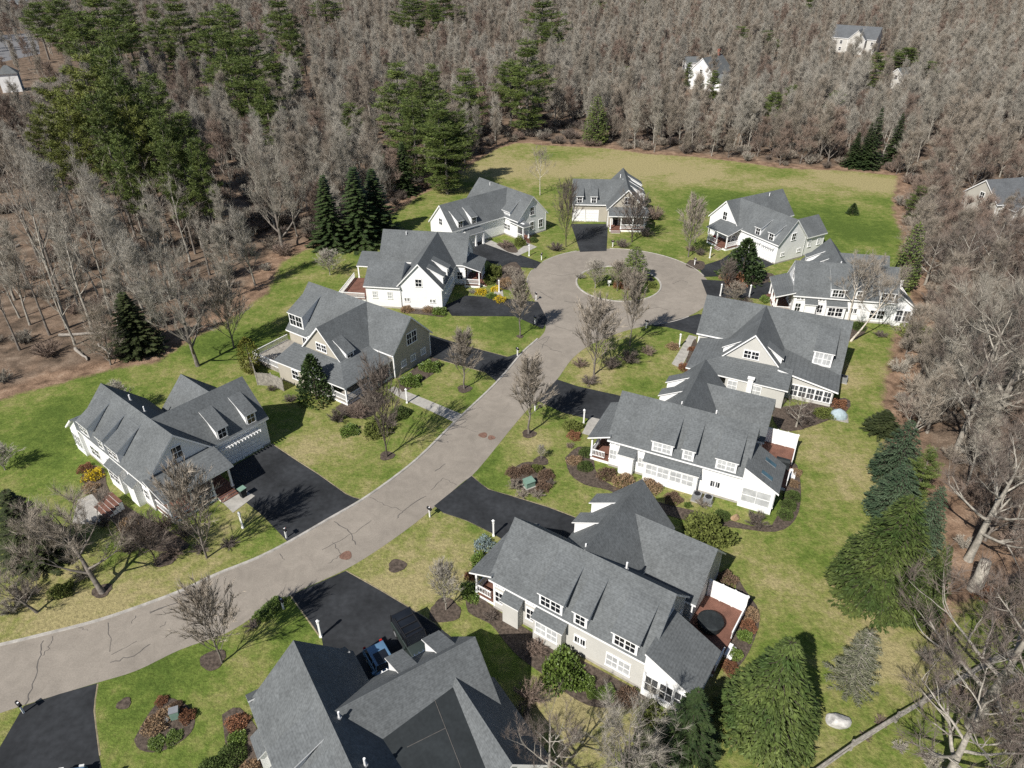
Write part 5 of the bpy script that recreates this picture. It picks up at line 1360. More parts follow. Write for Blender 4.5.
bareput(V1, 617, 291, 262, 'reddish bush-like bare tree in the middle of the island', 6, 26, 4.6)
bareput(V2, 626, 300, 268, 'thin bare sapling at the lower rim of the island', 6, 14, 3.2)
bareput(V4, 725, 292, 262, 'rust-tinged bare tree in front of the dark cedar', 6, 24, 5.2)
bareput(V5, 733, 306, 284, 'grey twiggy tree near the lower right rim of the circle', 6, 26, 4.6)
bareput(V3, 446, 610, 566, 'pale bare bush-tree in a mulch ring above the shaded strip', 6, 40, 4.4)
bareput(V5, 234, 348, 282, 'round grey bare tree right of the larger grey one at the lawn edge', 6, 52, 4.6)
bareput(V3, 541, 460, 446, 'stubby little tree in a mulch ring above the transformer shrubs', 6, 12, 4.4)
bareput(V3, 330, 275, 252, 'faint small bare tree on the left lawn', 6, 34, 4.4); bareput(V3, 388, 300, 278, 'dark branched little tree on the lawn behind the white lean-to wing', 6, 30, 4.4)
bareput(V3, 125, 415, 385, 'faint leafless sapling on the lawn before the shaded house', 6, 36, 4.4); bareput(V3, 5, 470, 448, 'faint leafless sapling near the left margin', 6, 40, 4.4)
# big irregular ones
BT = {}
def bt(key, seed, H, spread, r0, bark, twig, **k):
    BT[key] = (Plant('bare_tree', bare_tree(seed, H, spread, r0, **k), bark, twig), H, spread); return BT[key]
bt('b1', 71, 13, 4.6, .28, 'bark_pale', 'twig_grey', clear=.30, limbs=11, twigs=1.1, sub=4)
bt('b2', 72, 13, 5.2, .30, 'bark_grey', 'twig_grey', clear=.18, limbs=13, up=.9, twigs=1.2, sub=4)
bt('b3', 73, 13, 5.6, .34, 'bark_pale', 'twig_dark', clear=.28, limbs=10, up=.55, wob=.55, twigs=1.1, sub=4)
bt('b4', 74, 16, 3.1, .19, 'bark_pale', 'twig_grey', clear=.16, limbs=19, up=1.7, twigs=.85, sub=4)
bt('b5', 75, 16, 2.9, .17, 'bark_grey', 'twig_brown', clear=.2, limbs=19, up=1.9, twigs=.85, sub=4)
bt('b6', 76, 15, 3.6, .2, 'bark_pale', 'twig_brown', clear=.14, limbs=18, up=1.4, twigs=1.0, sub=4)
bt('b7', 77, 12, 3.9, .18, 'bark_grey', 'twig_red', clear=.1, limbs=17, up=1.3, twigs=1.1, sub=4)
bt('b8', 78, 17, 2.6, .16, 'bark_pale', 'twig_grey', clear=.26, limbs=17, up=1.9, twigs=.8, sub=4)
bt('b11', 86, 14, 3.2, .17, 'bark_pale', 'twig_pale', clear=.2, limbs=18, up=1.6, twigs=.7, sub=4)
bt('b12', 87, 10, 3.4, .13, 'bark_grey', 'twig_brown', clear=.08, limbs=18, up=1.2, twigs=.9, sub=4)
bt('b9', 84, 16, 2.6, .20, 'bark_pale', 'twig_grey', clear=.4, limbs=9, up=1.2, twigs=.22, sub=3, wob=.45)
bt('b10', 85, 17, 3.0, .22, 'bark_grey', 'twig_brown', clear=.45, limbs=8, up=1.1, twigs=.22, sub=3, wob=.5)
bt('birch', 79, 11, 3.6, .14, 'bark_birch', 'twig_brown', clear=.42, limbs=10, up=1.0, twigs=.7, sub=4, twl=.8)
bt('birchlean', 80, 11, 3.2, .15, 'bark_birch', 'twig_brown', clear=.5, limbs=8, up=1.0, twigs=.6, sub=4, lean=(.45, .35))
bt('lean', 81, 9, 4.2, .26, 'bark_grey', 'twig_brown', clear=.28, limbs=10, up=.7, twigs=.9, sub=4, lean=(-.35, .2))
def big(key, px, py, top, label, rz=0.0, wide=1.0, group=None, cat='bare tree'):
    pl, H, s = BT[key]; b = at(px, py); h = tall(b, top); k = h / H; TAKEN.append((b.x, b.y, 1.2))
    return pl.put(b.x, b.y, (k * wide, k * wide, k), rz, label, cat, group)
big('b2', 198, 366, 262, 'large grey spreading tree at the lawn edge behind the shaded house', .4, .8)
big('b2', 283, 250, 150, 'big round-crowned bare tree at the wood edge left of the dark firs', 2.0, .85)
big('lean', 103, 593, 515, 'dark leaning bare tree at the bottom left with a long trunk shadow', 0, 1.0)
big('lean', 38, 612, 570, 'dark thin tree left of the leaning one near the road', 1.0, .9); big('lean', 60, 560, 505, 'wiry dark tree before the evergreen at the left margin', 2.2, .8)
big('birch', 848, 322, 255, 'multi-stemmed birch in front of the white house', .3, 1.0); big('birch', 854, 321, 258, 'second upright birch stem right beside the first', 3.0, .9); big('birchlean', 850, 341, 262, 'birch leaning strongly right across the white house', -.6, 1.0)
big('birch', 540, 195, 148, 'pale birch standing on the field edge behind the far white house', 1.0, .9)
big('b3', 796, 427, 398, 'small gnarled bare tree beside the low wing of the greige house', 1.0, 1.2)
GR = 'big bare trees along the right edge'
for (k, px, py, top, l, rz, w) in (('b3', 956, 453, 300, 'thick pale-trunked tree behind the blue spruces', .5, .9), ('b1', 980, 455, 262, 'pale many-limbed tree right of the thick trunk', 1.5, 1.0), ('b3', 968, 560, 440, 'bare tree arching right over the broad spruce', 3.6, 1.0), ('b3', 972, 727, 580, 'gnarled grey tree with twisting trunk at the lower right', .9, 1.15), ('b3', 1015, 775, 640, 'bare tree cut by the bottom right corner', 2.0, 1.0),
                                   ('b1', 957, 402, 290, 'pale forked tree right of the lower lawn corner', 2.0, 1.0), ('b6', 930, 395, 300, 'twiggy brown tree right at the lawn edge', 4.0, 1.1), ('b7', 1000, 380, 290, 'reddish bare tree above the pale forked one', 1.0, 1.2), ('b6', 910, 440, 360, 'bare tree overhanging the small dark spruce', 3.0, 1.0), ('b1', 1010, 540, 420, 'bare grey tree at the right margin below the reddish woods', .3, 1.0), ('b3', 940, 790, 690, 'low sprawling tree by the rail fence', 4.4, 1.2), ('b7', 1000, 650, 560, 'brown twiggy tree at the right margin above the twisting trunk', .2, 1.1)):
    big(k, px, py, top, l, rz, w, GR)
LW = 'slender bare trees on the leaf litter at left'
for i, (px, py, top) in enumerate(((67, 328, 170), (60, 290, 150), (30, 325, 215), (112, 316, 190), (143, 310, 195), (92, 330, 220), (50, 335, 230), (170, 300, 190), (160, 270, 175), (125, 270, 165), (190, 262, 170), (210, 275, 195), (230, 262, 180), (15, 300, 190), (85, 272, 150), (105, 250, 140), (40, 262, 140), (215, 240, 150), (235, 235, 150), (255, 285, 205), (75, 345, 255), (20, 350, 255), (145, 240, 150), (180, 232, 140), (60, 240, 150), (5, 270, 170), (28, 285, 190), (132, 292, 195), (78, 305, 210), (155, 322, 235), (100, 300, 205), (176, 255, 165), (20, 318, 225), (120, 335, 262), (202, 248, 165), (48, 270, 175), (138, 262, 165), (220, 285, 215), (170, 285, 205), (88, 318, 228), (112, 248, 150))):
    big(('b9', 'b10', 'b8', 'b9', 'b11')[i % 5], px, py, top, 'slender bare tree standing in brown leaf litter of the left woods', i * 1.3, .9 + .1 * (i % 3), LW)
big('b3', 548, 790, 715, 'reddish bare tree leaning out of the shaded strip at the bottom', 1.5, .8); big('b2', 628, 800, 722, 'wide pale leafless thicket tree at the bottom before the dark spruces', 1.0, 1.1)

# shrubs
SH = {'green': Plant('shrub', shrub(91, 2200, .06, .14), 'bark_dark', 'leaf_green', ('stems', 'foliage')), 'box': Plant('shrub', shrub(92, 2200, .05, .11, rag=.06), 'bark_dark', 'leaf_box', ('stems', 'foliage')),
      'olive': Plant('shrub', shrub(93, 2200, .055, .13), 'bark_dark', 'leaf_olive', ('stems', 'foliage')), 'yellow': Plant('shrub', shrub(94, 700, .07, .16, rag=.2), 'bark_dark', 'leaf_yellow', ('stems', 'foliage')),
      'tan': Plant('shrub', shrub(95, 1600, .035, .18, rag=.15), 'bark_grey', 'leaf_tan', ('stems', 'foliage')), 'brown': Plant('shrub', shrub(96, 1800, .04, .14, rag=.12), 'bark_dark', 'leaf_brown', ('stems', 'foliage')),
      'rust': Plant('shrub', shrub(97, 1500, .05, .14), 'bark_dark', 'leaf_rust', ('stems', 'foliage')), 'blue': Plant('shrub', shrub(98, 800, .05, .2, rag=.25), 'bark_dark', 'blue_spruce_shrub', ('stems', 'foliage')),
      'twig': Plant('shrub', twig_shrub(99, 1100), 'bark_dark', 'twig_brown', ('stems', 'twigs')), 'twigr': Plant('shrub', twig_shrub(100, 1100), 'bark_dark', 'twig_red', ('stems', 'twigs')), 'twigg': Plant('shrub', twig_shrub(101, 900), 'bark_grey', 'twig_grey', ('stems', 'twigs')), 'twigd': Plant('shrub', twig_shrub(102, 1200), 'bark_dark', 'twig_dark', ('stems', 'twigs'))}
WORD = {'green': 'glossy green rounded', 'box': 'clipped dark green', 'olive': 'olive green', 'yellow': 'bright yellow flowering', 'tan': 'dry tan', 'brown': 'dull brown rounded', 'rust': 'rust red', 'blue': 'blue-green', 'twig': 'leafless brown', 'twigr': 'leafless reddish', 'twigg': 'leafless grey', 'twigd': 'leafless dark'}
def shr(group, *items):
    for it in items:
        px, py, r, k, where = it[:5]; hf = it[5] if len(it) > 5 else .85
        b = at(px, py + r * .45); s = span(b, r); TAKEN.append((b.x, b.y, s))
        SH[k].put(b.x, b.y, (s, s * random.uniform(.85, 1.1), s * hf * random.uniform(.95, 1.15)), None, (WORD[k] + ' shrub ' + where), 'shrub', group)
shr('shrubs along the pale grey house', (563, 664, 23, 'green', 'under the double bay window'), (585, 680, 10, 'green', 'right of the big green one'), (607, 690, 9, 'green', 'below the small twin window'), (593, 692, 6, 'green', 'squeezed between two bigger green ones'), (627, 694, 12, 'brown', 'under the wide twin window'), (649, 710, 14, 'olive', 'before the screened porch'), (535, 645, 15, 'twigr', 'beneath the chimney bay'),
    (472, 588, 12, 'green', 'at the lower corner of the grey porch', .6), (484, 542, 10, 'blue', 'at the drive by the grey roof corner'), (480, 558, 9, 'green', 'below the blue-green one at the roof corner'), (490, 615, 9, 'twigd', 'in front of the grey porch rail'), (470, 574, 6, 'rust', 'left of the grey porch'), (650, 738, 14, 'olive', 'below the screened porch by dark spruce'))
shr('shrubs round the brick-red deck', (727, 576, 10, 'brown', 'beyond the white privacy screen'), (750, 612, 9, 'tan', 'right of the deck screen, upper one'), (748, 624, 8, 'rust', 'right of the deck, below the tan one'), (745, 634, 7, 'green', 'at the deck steps, upper side'), (735, 652, 7, 'green', 'at the deck steps, lower side'), (729, 665, 8, 'rust', 'below the deck steps by the porch roof'))
shr('shrubs along the white skylight house', (707, 527, 23, 'olive', 'biggest below the heat pumps'), (587, 450, 8, 'box', 'nearest the white porch corner'), (585, 464, 8, 'box', 'below the first clipped one by the porch'), (575, 459, 7, 'tan', 'left of the clipped pair'), (607, 472, 10, 'brown', 'under the chimney bay of the white wall'), (624, 479, 11, 'tan', 'spreading before the white chimney bay'), (650, 484, 11, 'tan', 'left of the neighbouring roof peak'), (673, 496, 9, 'brown', 'at the end of the four-window bay'), (688, 504, 4, 'green', 'tiny, in mulch under the white wall'), (702, 501, 9, 'twig', 'under the white wall near the heat pumps'),
    (722, 513, 8, 'box', 'right in front of the heat pumps'), (755, 518, 14, 'twigd', 'under the shuttered white window'), (573, 424, 9, 'olive', 'beside the lamp post at the white drive'), (574, 434, 7, 'rust', 'below the olive one at the lamp post'), (570, 445, 5, 'twigr', 'at the tip of the front bed'), (785, 512, 8, 'box', 'lower end of the end-wall hedge'), (788, 503, 8, 'box', 'middle of the end-wall hedge'), (792, 494, 8, 'box', 'upper end of the end-wall hedge'), (793, 482, 6, 'tan', 'round, just above the end-wall hedge'), (796, 471, 6, 'tan', 'round, highest along the white end wall'))
shr('shrubs round the green transformer box', (514, 470, 8, 'brown', 'at the upper left of the ring'), (527, 468, 7, 'brown', 'at the top of the ring'), (537, 467, 6, 'olive', 'the only green one in the ring'), (546, 473, 8, 'brown', 'upper right of the ring'), (543, 484, 8, 'brown', 'right of the box'), (538, 493, 8, 'twig', 'lower right of the ring'), (515, 483, 9, 'twig', 'left of the box'), (522, 493, 8, 'twig', 'lowest of the ring'), (551, 482, 6, 'twigd', 'outer right of the ring'))
shr('shrubs of the left cross-gable house', (412, 378, 10, 'green', 'lower of two at the dark end gable'), (431, 364, 10, 'green', 'upper of two at the dark end gable'), (350, 428, 9, 'green', 'small, between road lawn and corner porch'), (401, 410, 10, 'box', 'right of the dark bare tree'), (338, 415, 12, 'twigd', 'left of the dark bare tree'), (372, 398, 14, 'twig', 'before the porch rail'), (358, 410, 13, 'twigr', 'between cedar and dark bare tree'), (378, 425, 14, 'olive', 'behind the dark bare tree'), (368, 378, 5, 'green', 'narrow, against the porch rail', 2.4), (388, 420, 12, 'twigd', 'at the foot of the walk'), (290, 398, 8, 'twigd', 'below the enclosed white wing'), (272, 388, 6, 'twigd', 'at the board fence foot'))
shr('shrubs of the white house with lean-to wing', (481, 291, 6, 'yellow', 'beside the white porch'), (496, 288, 5, 'yellow', 'beyond the lamp post'), (500, 298, 6, 'yellow', 'lowest at the drive edge'), (492, 295, 5, 'green', 'between the yellow ones'), (472, 291, 5, 'twigg', 'left of the yellow one at the porch'), (494, 272, 8, 'olive', 'beside the far porch corner', 1.3), (489, 280, 6, 'olive', 'smaller one by the far porch corner', 1.3), (511, 270, 9, 'twig', 'on the bed by the circle'), (506, 281, 7, 'tan', 'feathery, on the bed by the circle'), (518, 279, 8, 'twigg', 'at the circle rim'), (407, 308, 6, 'tan', 'left one below the white garage gable'), (429, 308, 6, 'tan', 'right one below the white garage gable'), (440, 310, 7, 'green', 'at the white garage corner'))
shr('shrubs round the circle', (485, 233, 4, 'olive', 'cone-shaped, by the far garage', 1.9), (520, 243, 5, 'olive', 'cone-shaped, at the corner porch', 1.7), (506, 242, 9, 'twigr', 'low, along the far white wall', .5), (533, 239, 5, 'box', 'dark, at the far gable foot'), (556, 246, 10, 'twigd', 'below the brown upright tree', .7), (655, 215, 10, 'twigr', 'beside the beige gable wall', 1.3), (645, 232, 9, 'twigd', 'right of the beige porch'), (622, 243, 9, 'twigd', 'before the beige porch'), (700, 252, 7, 'twigd', 'by the lean-to porch steps', .8), (690, 248, 6, 'twigr', 'at the porch left of the steps'), (735, 281, 10, 'rust', 'reddish, at the foot of the cedar', 1.2), (723, 276, 5, 'tan', 'small, on the drive tip'), (725, 302, 10, 'twigd', 'below the right rim of the circle'), (745, 301, 9, 'twigd', 'behind the greige ridge'), (640, 286, 9, 'box', 'under the island pine', .8), (650, 283, 7, 'olive', 'at the right of the island', .6), (622, 283, 8, 'rust', 'low, behind the island sign', .8), (580, 275, 7, 'twigg', 'at the left of the island', .7),
    (629, 356, 13, 'twigd', 'below the narrow tree at the circle throat'), (612, 362, 12, 'twigd', 'right of the reddish egg-shaped tree', .8), (580, 362, 9, 'twigr', 'left of the reddish egg-shaped tree', .8), (590, 378, 12, 'twigd', 'at the foot of the reddish egg-shaped tree', .5), (648, 350, 9, 'twigr', 'beside the narrow tree'))
shr('shrubs of the greige and birch houses', (673, 345, 6, 'tan', 'beside the lamp post by the greige house'), (684, 366, 6, 'rust', 'at the foot of the concrete walk'), (692, 348, 4, 'rust', 'in the strip by the greige wall'), (824, 411, 9, 'olive', 'before the screened openings'), (838, 402, 8, 'rust', 'at the screened room corner'), (806, 420, 9, 'twigd', 'below the gnarled tree'), (765, 298, 6, 'green', 'bright, at the white stair'), (858, 325, 7, 'box', 'dark, between the birch stems'), (815, 318, 8, 'twigr', 'low, below the birch house wall', .5), (835, 324, 8, 'twigr', 'low, right along the birch house wall', .5), (880, 332, 9, 'twigd', 'below the screened end of the birch house', .5), (325, 65, 4, 'rust', 'far, in the upper woods'))
shr('shrubs of the lowest house', (155, 721, 12, 'tan', 'largest of the oval bed'), (166, 712, 8, 'tan', 'upper of the oval bed'), (187, 713, 9, 'rust', 'at the right of the oval bed'), (162, 699, 6, 'rust', 'at the top of the oval bed'), (177, 704, 6, 'brown', 'between the two rust ones'), (157, 740, 9, 'green', 'lower left of the oval bed', .5), (174, 734, 9, 'green', 'lower right of the oval bed', .5), (238, 720, 11, 'rust', 'at the grey roof corner'), (238, 735, 9, 'green', 'below the rust one at the roof corner'), (232, 752, 14, 'box', 'dark, left of the lowest roof'), (212, 765, 14, 'box', 'dark, at the bottom by the lowest roof'), (250, 768, 12, 'tan', 'at the bottom edge by the lowest wall'), (530, 690, 20, 'twigr', 'in the shade between two roofs'), (520, 715, 16, 'twigd', 'in the shade nearer the lowest roof'), (575, 735, 12, 'twigg', 'pale, on the sunny lawn at the bottom'))
shr('shrubs before the shaded house', (94, 473, 9, 'yellow', 'beside the red-treaded steps'), (86, 466, 7, 'rust', 'behind the yellow one'), (91, 486, 8, 'tan', 'below the yellow one'), (128, 522, 9, 'tan', 'right of the red-treaded steps'), (145, 532, 13, 'twigr', 'below the white bay'), (165, 520, 13, 'twigr', 'under the reddish tree', .8), (185, 530, 14, 'twigd', 'at the shaded porch'), (172, 548, 15, 'twigr', 'between the two wine-coloured trees', .7), (130, 545, 14, 'twigd', 'left of the wine-coloured tree', .8), (105, 520, 12, 'twigd', 'beside the paved corner'), (75, 540, 16, 'twigd', 'behind the leaning tree'), (40, 545, 18, 'twigd', 'right of the left-margin evergreen'), (25, 590, 18, 'twigd', 'below the left-margin evergreen'), (62, 588, 10, 'olive', 'left of the leaning trunk'), (12, 605, 16, 'twigg', 'at the left margin above the road'), (85, 570, 14, 'twig', 'above the leaning trunk foot'), (200, 545, 12, 'twigd', 'beside the reddish tree stem', .6), (230, 540, 12, 'twigd', 'before the lamp post', .5),
    (262, 612, 9, 'green', 'in the roadside hedge, lower', .5), (270, 605, 9, 'green', 'in the roadside hedge, middle', .5), (277, 600, 8, 'green', 'in the roadside hedge, upper', .5), (252, 622, 10, 'twigd', 'in the roadside strip', .5))
shr('brush at the right wood edge', *[(px, py, r, k, 'in the brush ' + w) for px, py, r, k, w in ((945, 640, 16, 'twigd', 'below the broad spruce'), (925, 655, 13, 'twigg', 'left above the twisting trunk'), (990, 700, 18, 'twigd', 'right of the twisting trunk'), (960, 690, 15, 'twigr', 'left of the twisting trunk'), (1005, 740, 18, 'twigd', 'in the lower right corner'), (930, 760, 16, 'twigg', 'below the rail fence'), (880, 720, 8, 'twigr', 'under the grey cedar'), (865, 735, 7, 'twigr', 'on the bare patch by the cedar'), (900, 745, 10, 'twigg', 'on the fence line'), (985, 590, 12, 'rust', 'at the pale stump'), (1000, 610, 16, 'twigd', 'right of the stump'), (1010, 690, 16, 'twigd', 'at the right margin'), (905, 400, 14, 'twigg', 'at the lower lawn corner'), (900, 365, 14, 'twigg', 'right of the lawn by the white house'), (915, 330, 14, 'olive', 'below the green pine'), (925, 350, 14, 'twig', 'behind the olive one'))])
# pale stump
b = at(974, 590); m = MB(); m.tube([(0, 0, -.2), (.05, .1, 1.5), (.1, .35, 3.2)], [.62, .5, .42], 9, cap=True); o = m.build('tree_stump', M['bark_pale'], None, smooth=True); o.location = b; tag(o, 'thick pale broken trunk standing beside the broad spruce', 'stump')

# ------------------------------------------------------------------ woods: the nearest bare trees one by one, the rest as one mass
def inview(x, y, h, m=40):
    c, s = math.cos(CAM_DOWN), math.sin(CAM_DOWN)
    for z in (0, h):
        d = y * c + (CAM_H - z) * s
        if d < 5: continue
        u = (y * s - (CAM_H - z) * c) / d * FPX; r = x / d * FPX
        if -512 - m < r < 512 + m and -384 - m < u < 384 + m: return True
    return False
HOUSES = [(at(1000, 205).x, at(1000, 205).y, 9), (at(855, 62).x, at(855, 62).y, 14), (at(706, 84).x, at(706, 84).y, 9), (at(690, 72).x, at(690, 72).y, 5), (at(13, 90).x, at(13, 90).y, 9), (at(12, 55).x, at(12, 55).y, 14), (at(22, 10).x, at(22, 10).y, 14), (at(2, 228).x, at(2, 228).y, 9), (at(25, 200).x, at(25, 200).y, 6)]
rw = random.Random(77)
LANES = [(1005, 208, 10, 34), (856, 56, 14, 70), (704, 84, 11, 70), (690, 71, 5, 60), (13, 92, 10, 70), (12, 60, 24, 110), (3, 234, 10, 30), (22, 14, 12, 60)]
def lane(x, y):
    for px, py, w_, t_ in LANES:
        p = at(px, py); d = math.hypot(p.x, p.y); ux_, uy_ = p.x / d, p.y / d; t = d - (x * ux_ + y * uy_); o_ = abs(-x * uy_ + y * ux_)
        if -4 < t < t_ and o_ < w_ * .8: return True
    return False
cand = []
y = 20.0
while y < 640:
    sp = 5.0 if y < 215 else 5.8 if y < 330 else 7.0
    x = -(y * .8 + 70)
    while x < y * .8 + 70:
        cand.append((x + rw.uniform(-.45, .45) * sp, y + rw.uniform(-.45, .45) * sp)); x += sp
    y += sp
cx = np.array([c[0] for c in cand]); cy = np.array([c[1] for c in cand])
sdv = sdist(cx, cy, LAWN)
left_thin = sdist(cx, cy, g2([(-60, 420), (-60, 180), (120, 200), (290, 235), (262, 300), (150, 350)]))
keep = []
for i, (x, y) in enumerate(cand):
    if sdv[i] > -1.3: continue
    if not inview(x, y, 15): continue
    if y > 120 and 0.5 + .5 * math.sin(x * .061 + 1.3 * math.sin(y * .037)) * math.sin(y * .083 + x * .021) < .22: continue
    if y < 62 and x > 20 and rw.random() < .45: continue
    if y < 62 and x < 0: continue
    if left_thin[i] > 0 and rw.random() < .9: continue
    if any((x - a) ** 2 + (y - b_) ** 2 < r * r for a, b_, r in HOUSES): continue
    if any((x - a) ** 2 + (y - b_) ** 2 < (r + .3) ** 2 for a, b_, r in TAKEN): continue
    # pines keep their neighbours off on the open side
    if any(abs(x - a * (1 - t / math.hypot(a, b_))) < r_ * .75 and abs(y - b_ * (1 - t / math.hypot(a, b_))) < r_ * .8 for a, b_, r_, h_ in CON for t in (0, h_ * .3, h_ * .6)) and rw.random() < .85: continue
    keep.append((math.hypot(x, y), x, y, sdv[i]))
keep.sort()
IND = 236
WG = 'bare trees of the surrounding woods'
def wkind(x, y, sd_):
    if x > 60 and y < 165: return rw.choice(['b6', 'b7', 'b7', 'b12', 'b6', 'b3', 'b7'])
    if sd_ > -12: return rw.choice(['b4', 'b8', 'b5', 'b12', 'b12', 'b11', 'b7', 'b8'])
    return rw.choice(['b4', 'b5', 'b6', 'b8', 'b11', 'b11', 'b7', 'b12'])
for d, x, y, sd_ in keep[:IND]:
    k = wkind(x, y, sd_); pl, H, s = BT[k]; right = x > 60 and y < 165
    sz = rw.uniform(.35, .5) if lane(x, y) else rw.uniform(.6, .95) if right else rw.uniform(.62, 1.08) * (.8 if sd_ > -6 else 1)
    lb = 'brown twiggy tree in the bare woods along the right side' if right else 'grey bare tree in the woods left of the lawns' if x < -25 and y < 150 else 'bare tree in the woods that close the field'
    pl.put(x, y, (sz * 1.05, sz * 1.05, sz), rw.uniform(0, 6.28), lb, 'bare tree', WG)
rest = [q for q in keep[IND:] if not lane(q[1], q[2]) or rw.random() < .12]
print('WOODS', len(keep), 'individual', min(IND, len(keep)), 'rest', len(rest), 'farthest single', keep[min(IND, len(keep)) - 1][0])
def scatter(name, pts, plants, label, smin, smax, zs=1.0, parts=(0, 1)):
    """one object: points carrying shared tree meshes"""
    me = bpy.data.meshes.new(name); me.from_pydata([(p[0], p[1], 0) for p in pts], [], []); ob = link(name, me)
    n = len(pts); r = random.Random(len(pts))
    for nm, ty, val in (('kindno', 'INT', [r.randrange(len(plants)) for _ in range(n)]), ('rotz', 'FLOAT', [r.uniform(0, 6.28) for _ in range(n)]), ('size', 'FLOAT', [r.uniform(smin, smax) for _ in range(n)])):
        a = me.attributes.new(nm, ty, 'POINT'); a.data.foreach_set('value', val)
    ng = bpy.data.node_groups.new(name, 'GeometryNodeTree'); ng.interface.new_socket('Geometry', in_out='INPUT', socket_type='NodeSocketGeometry'); ng.interface.new_socket('Geometry', in_out='OUTPUT', socket_type='NodeSocketGeometry')
    N, L = ng.nodes, ng.links; gi = N.new('NodeGroupInput'); go = N.new('NodeGroupOutput'); jo = N.new('GeometryNodeJoinGeometry')
    def named(nm, ty): q = N.new('GeometryNodeInputNamedAttribute'); q.data_type = ty; q.inputs['Name'].default_value = nm; return q.outputs['Attribute']
    kn, rz, sz = named('kindno', 'INT'), named('rotz', 'FLOAT'), named('size', 'FLOAT')
    cr = N.new('ShaderNodeCombineXYZ'); L.new(rz, cr.inputs['Z'])
    for k, src in enumerate(plants):
        cm = N.new('FunctionNodeCompare'); cm.data_type = 'INT'; cm.operation = 'EQUAL'; L.new(kn, cm.inputs[2]); cm.inputs[3].default_value = k
        for o2 in src:
            io = N.new('GeometryNodeInstanceOnPoints'); oi = N.new('GeometryNodeObjectInfo'); oi.inputs['Object'].default_value = o2; oi.inputs['As Instance'].default_value = True; oi.transform_space = 'ORIGINAL'
            L.new(gi.outputs[0], io.inputs['Points']); L.new(oi.outputs['Geometry'], io.inputs['Instance']); L.new(cm.outputs['Result'], io.inputs['Selection']); L.new(cr.outputs[0], io.inputs['Rotation']); L.new(sz, io.inputs['Scale']); L.new(io.outputs[0], jo.inputs[0])
    L.new(jo.outputs[0], go.inputs[0])
    md = ob.modifiers.new('scatter', 'NODES'); md.node_group = ng
    tag(ob, label, 'woods' if 'wood' in name else 'brush', None, 'stuff'); return ob
def first(pl): 
    o = next(q for q in COL.objects if q.type == 'MESH' and q.data == pl.tm); c = next(q for q in COL.objects if q.type == 'MESH' and q.data == pl.cm); return (o, c)
for k in ('b4', 'b5', 'b6', 'b7', 'b8', 'b11', 'b12'):
    if not any(q.type == 'MESH' and q.data == BT[k][0].tm for q in COL.objects): BT[k][0].put(-60, 130, 1, 0, 'bare tree in the woods left of the lawns', 'bare tree', WG)
scatter('distant_woods', [(x, y) for d, x, y, s_ in rest], [first(BT[k][0]) for k in ('b4', 'b5', 'b6', 'b11', 'b11', 'b7', 'b8', 'b12')], 'mass of bare grey-brown woods reaching back to the horizon', .55, 1.15)
# brush under the wood edge
ub = []
for i, (x, y) in enumerate(cand):
    for q in range(2):
        xx, yy = x + rw.uniform(-3, 3), y + rw.uniform(-3, 3)
        if yy > 260: continue
        ub.append((xx, yy))
ux = np.array([u[0] for u in ub]); uy = np.array([u[1] for u in ub]); us = sdist(ux, uy, LAWN); lt = sdist(ux, uy, g2([(-60, 430), (-60, 230), (120, 250), (290, 245), (262, 300), (150, 365)]))
ubp = [(ux[i], uy[i]) for i in range(len(ub)) if us[i] < -1.2 and inview(ux[i], uy[i], 2, 10) and not (lt[i] > 0 and rw.random() < .62) and not (uy[i] < 60 and rw.random() < .55) and not any((ux[i] - a) ** 2 + (uy[i] - b_) ** 2 < r * r for a, b_, r in HOUSES)]
print('BRUSH', len(ubp))
scatter('undergrowth', ubp, [first(SH[k]) for k in ('twig', 'twigg', 'twigd', 'twigr')], 'low leafless undergrowth beneath the woods', 1.0, 2.3)

# ------------------------------------------------------------------ houses seen through the woods
def far_house(label, px, py, yaw, L, Wd, ze, zr, siding, cross_=None, chim=None, roof='roof', name='house'):
    b = at(px, py); h = House(label, b.x, b.y, yaw, 1, siding, roof, name, group='houses beyond the woods')
    h.gable('x', -L / 2, L / 2, -Wd / 2, Wd / 2, ze, zr)
    n = max(2, int(L / 3))
    for k in range(n):
        u = -L / 2 + L * (k + .5) / n
        for z0 in ((1.0, ) if ze < 4.5 else (1.0, 3.8)): h.win('y', -Wd / 2 + .3, -1, u - .5, u + .5, z0, z0 + 1.4, 1)
    for s in (-1, 1): h.win('x', s * (L / 2 - .28), s, -.5, .5, ze - .2, ze + 1.1, 1); h.win('x', s * (L / 2 - .28), s, -2, -1, 1, 2.4, 1)
    if cross_: x0, x1, y0, e, r = cross_; h.gable('y', y0, .5, x0, x1, e, r, end1=False); h.win('y', y0 + .28, -1, (x0 + x1) / 2 - .7, (x0 + x1) / 2 + .7, 1.0, 2.4, 2)
    if chim:
        m = MB(); m.box(chim - .5, chim + .5, -.4, .4, zr - 1.5, zr + 1.6); m.box(chim - .6, chim + .6, -.5, .5, zr + 1.6, zr + 1.8); h.part(m, 'chimney', M['brick'])
    h.vent(1.5, .8, zr - .9); h.finish(); return h
far_house('grey-roofed house with porch half hidden by bare trees at right edge', 1006, 212, 12, 15, 9, 3.4, 7.0, 'w_beige', (-6, 1, -7.5, 3.0, 5.4), roof='roof_dark')
far_house('pale gabled house high among the far woods', 853, 52, -35, 20, 12, 6.2, 11, 'w_grey', (-2, 6, -9, 6.0, 10.0), roof='roof_dark')
far_house('white house with red chimney in the bare woods behind the field', 708, 88, 48, 14, 10, 5.8, 10.6, 'w_white', (-5, 1, -8, 3.2, 5.6), chim=4.5)
far_house('small white outbuilding left of the chimney house', 690, 71, 5, 6, 5, 3.4, 5.4, 'w_white', name='outbuilding')
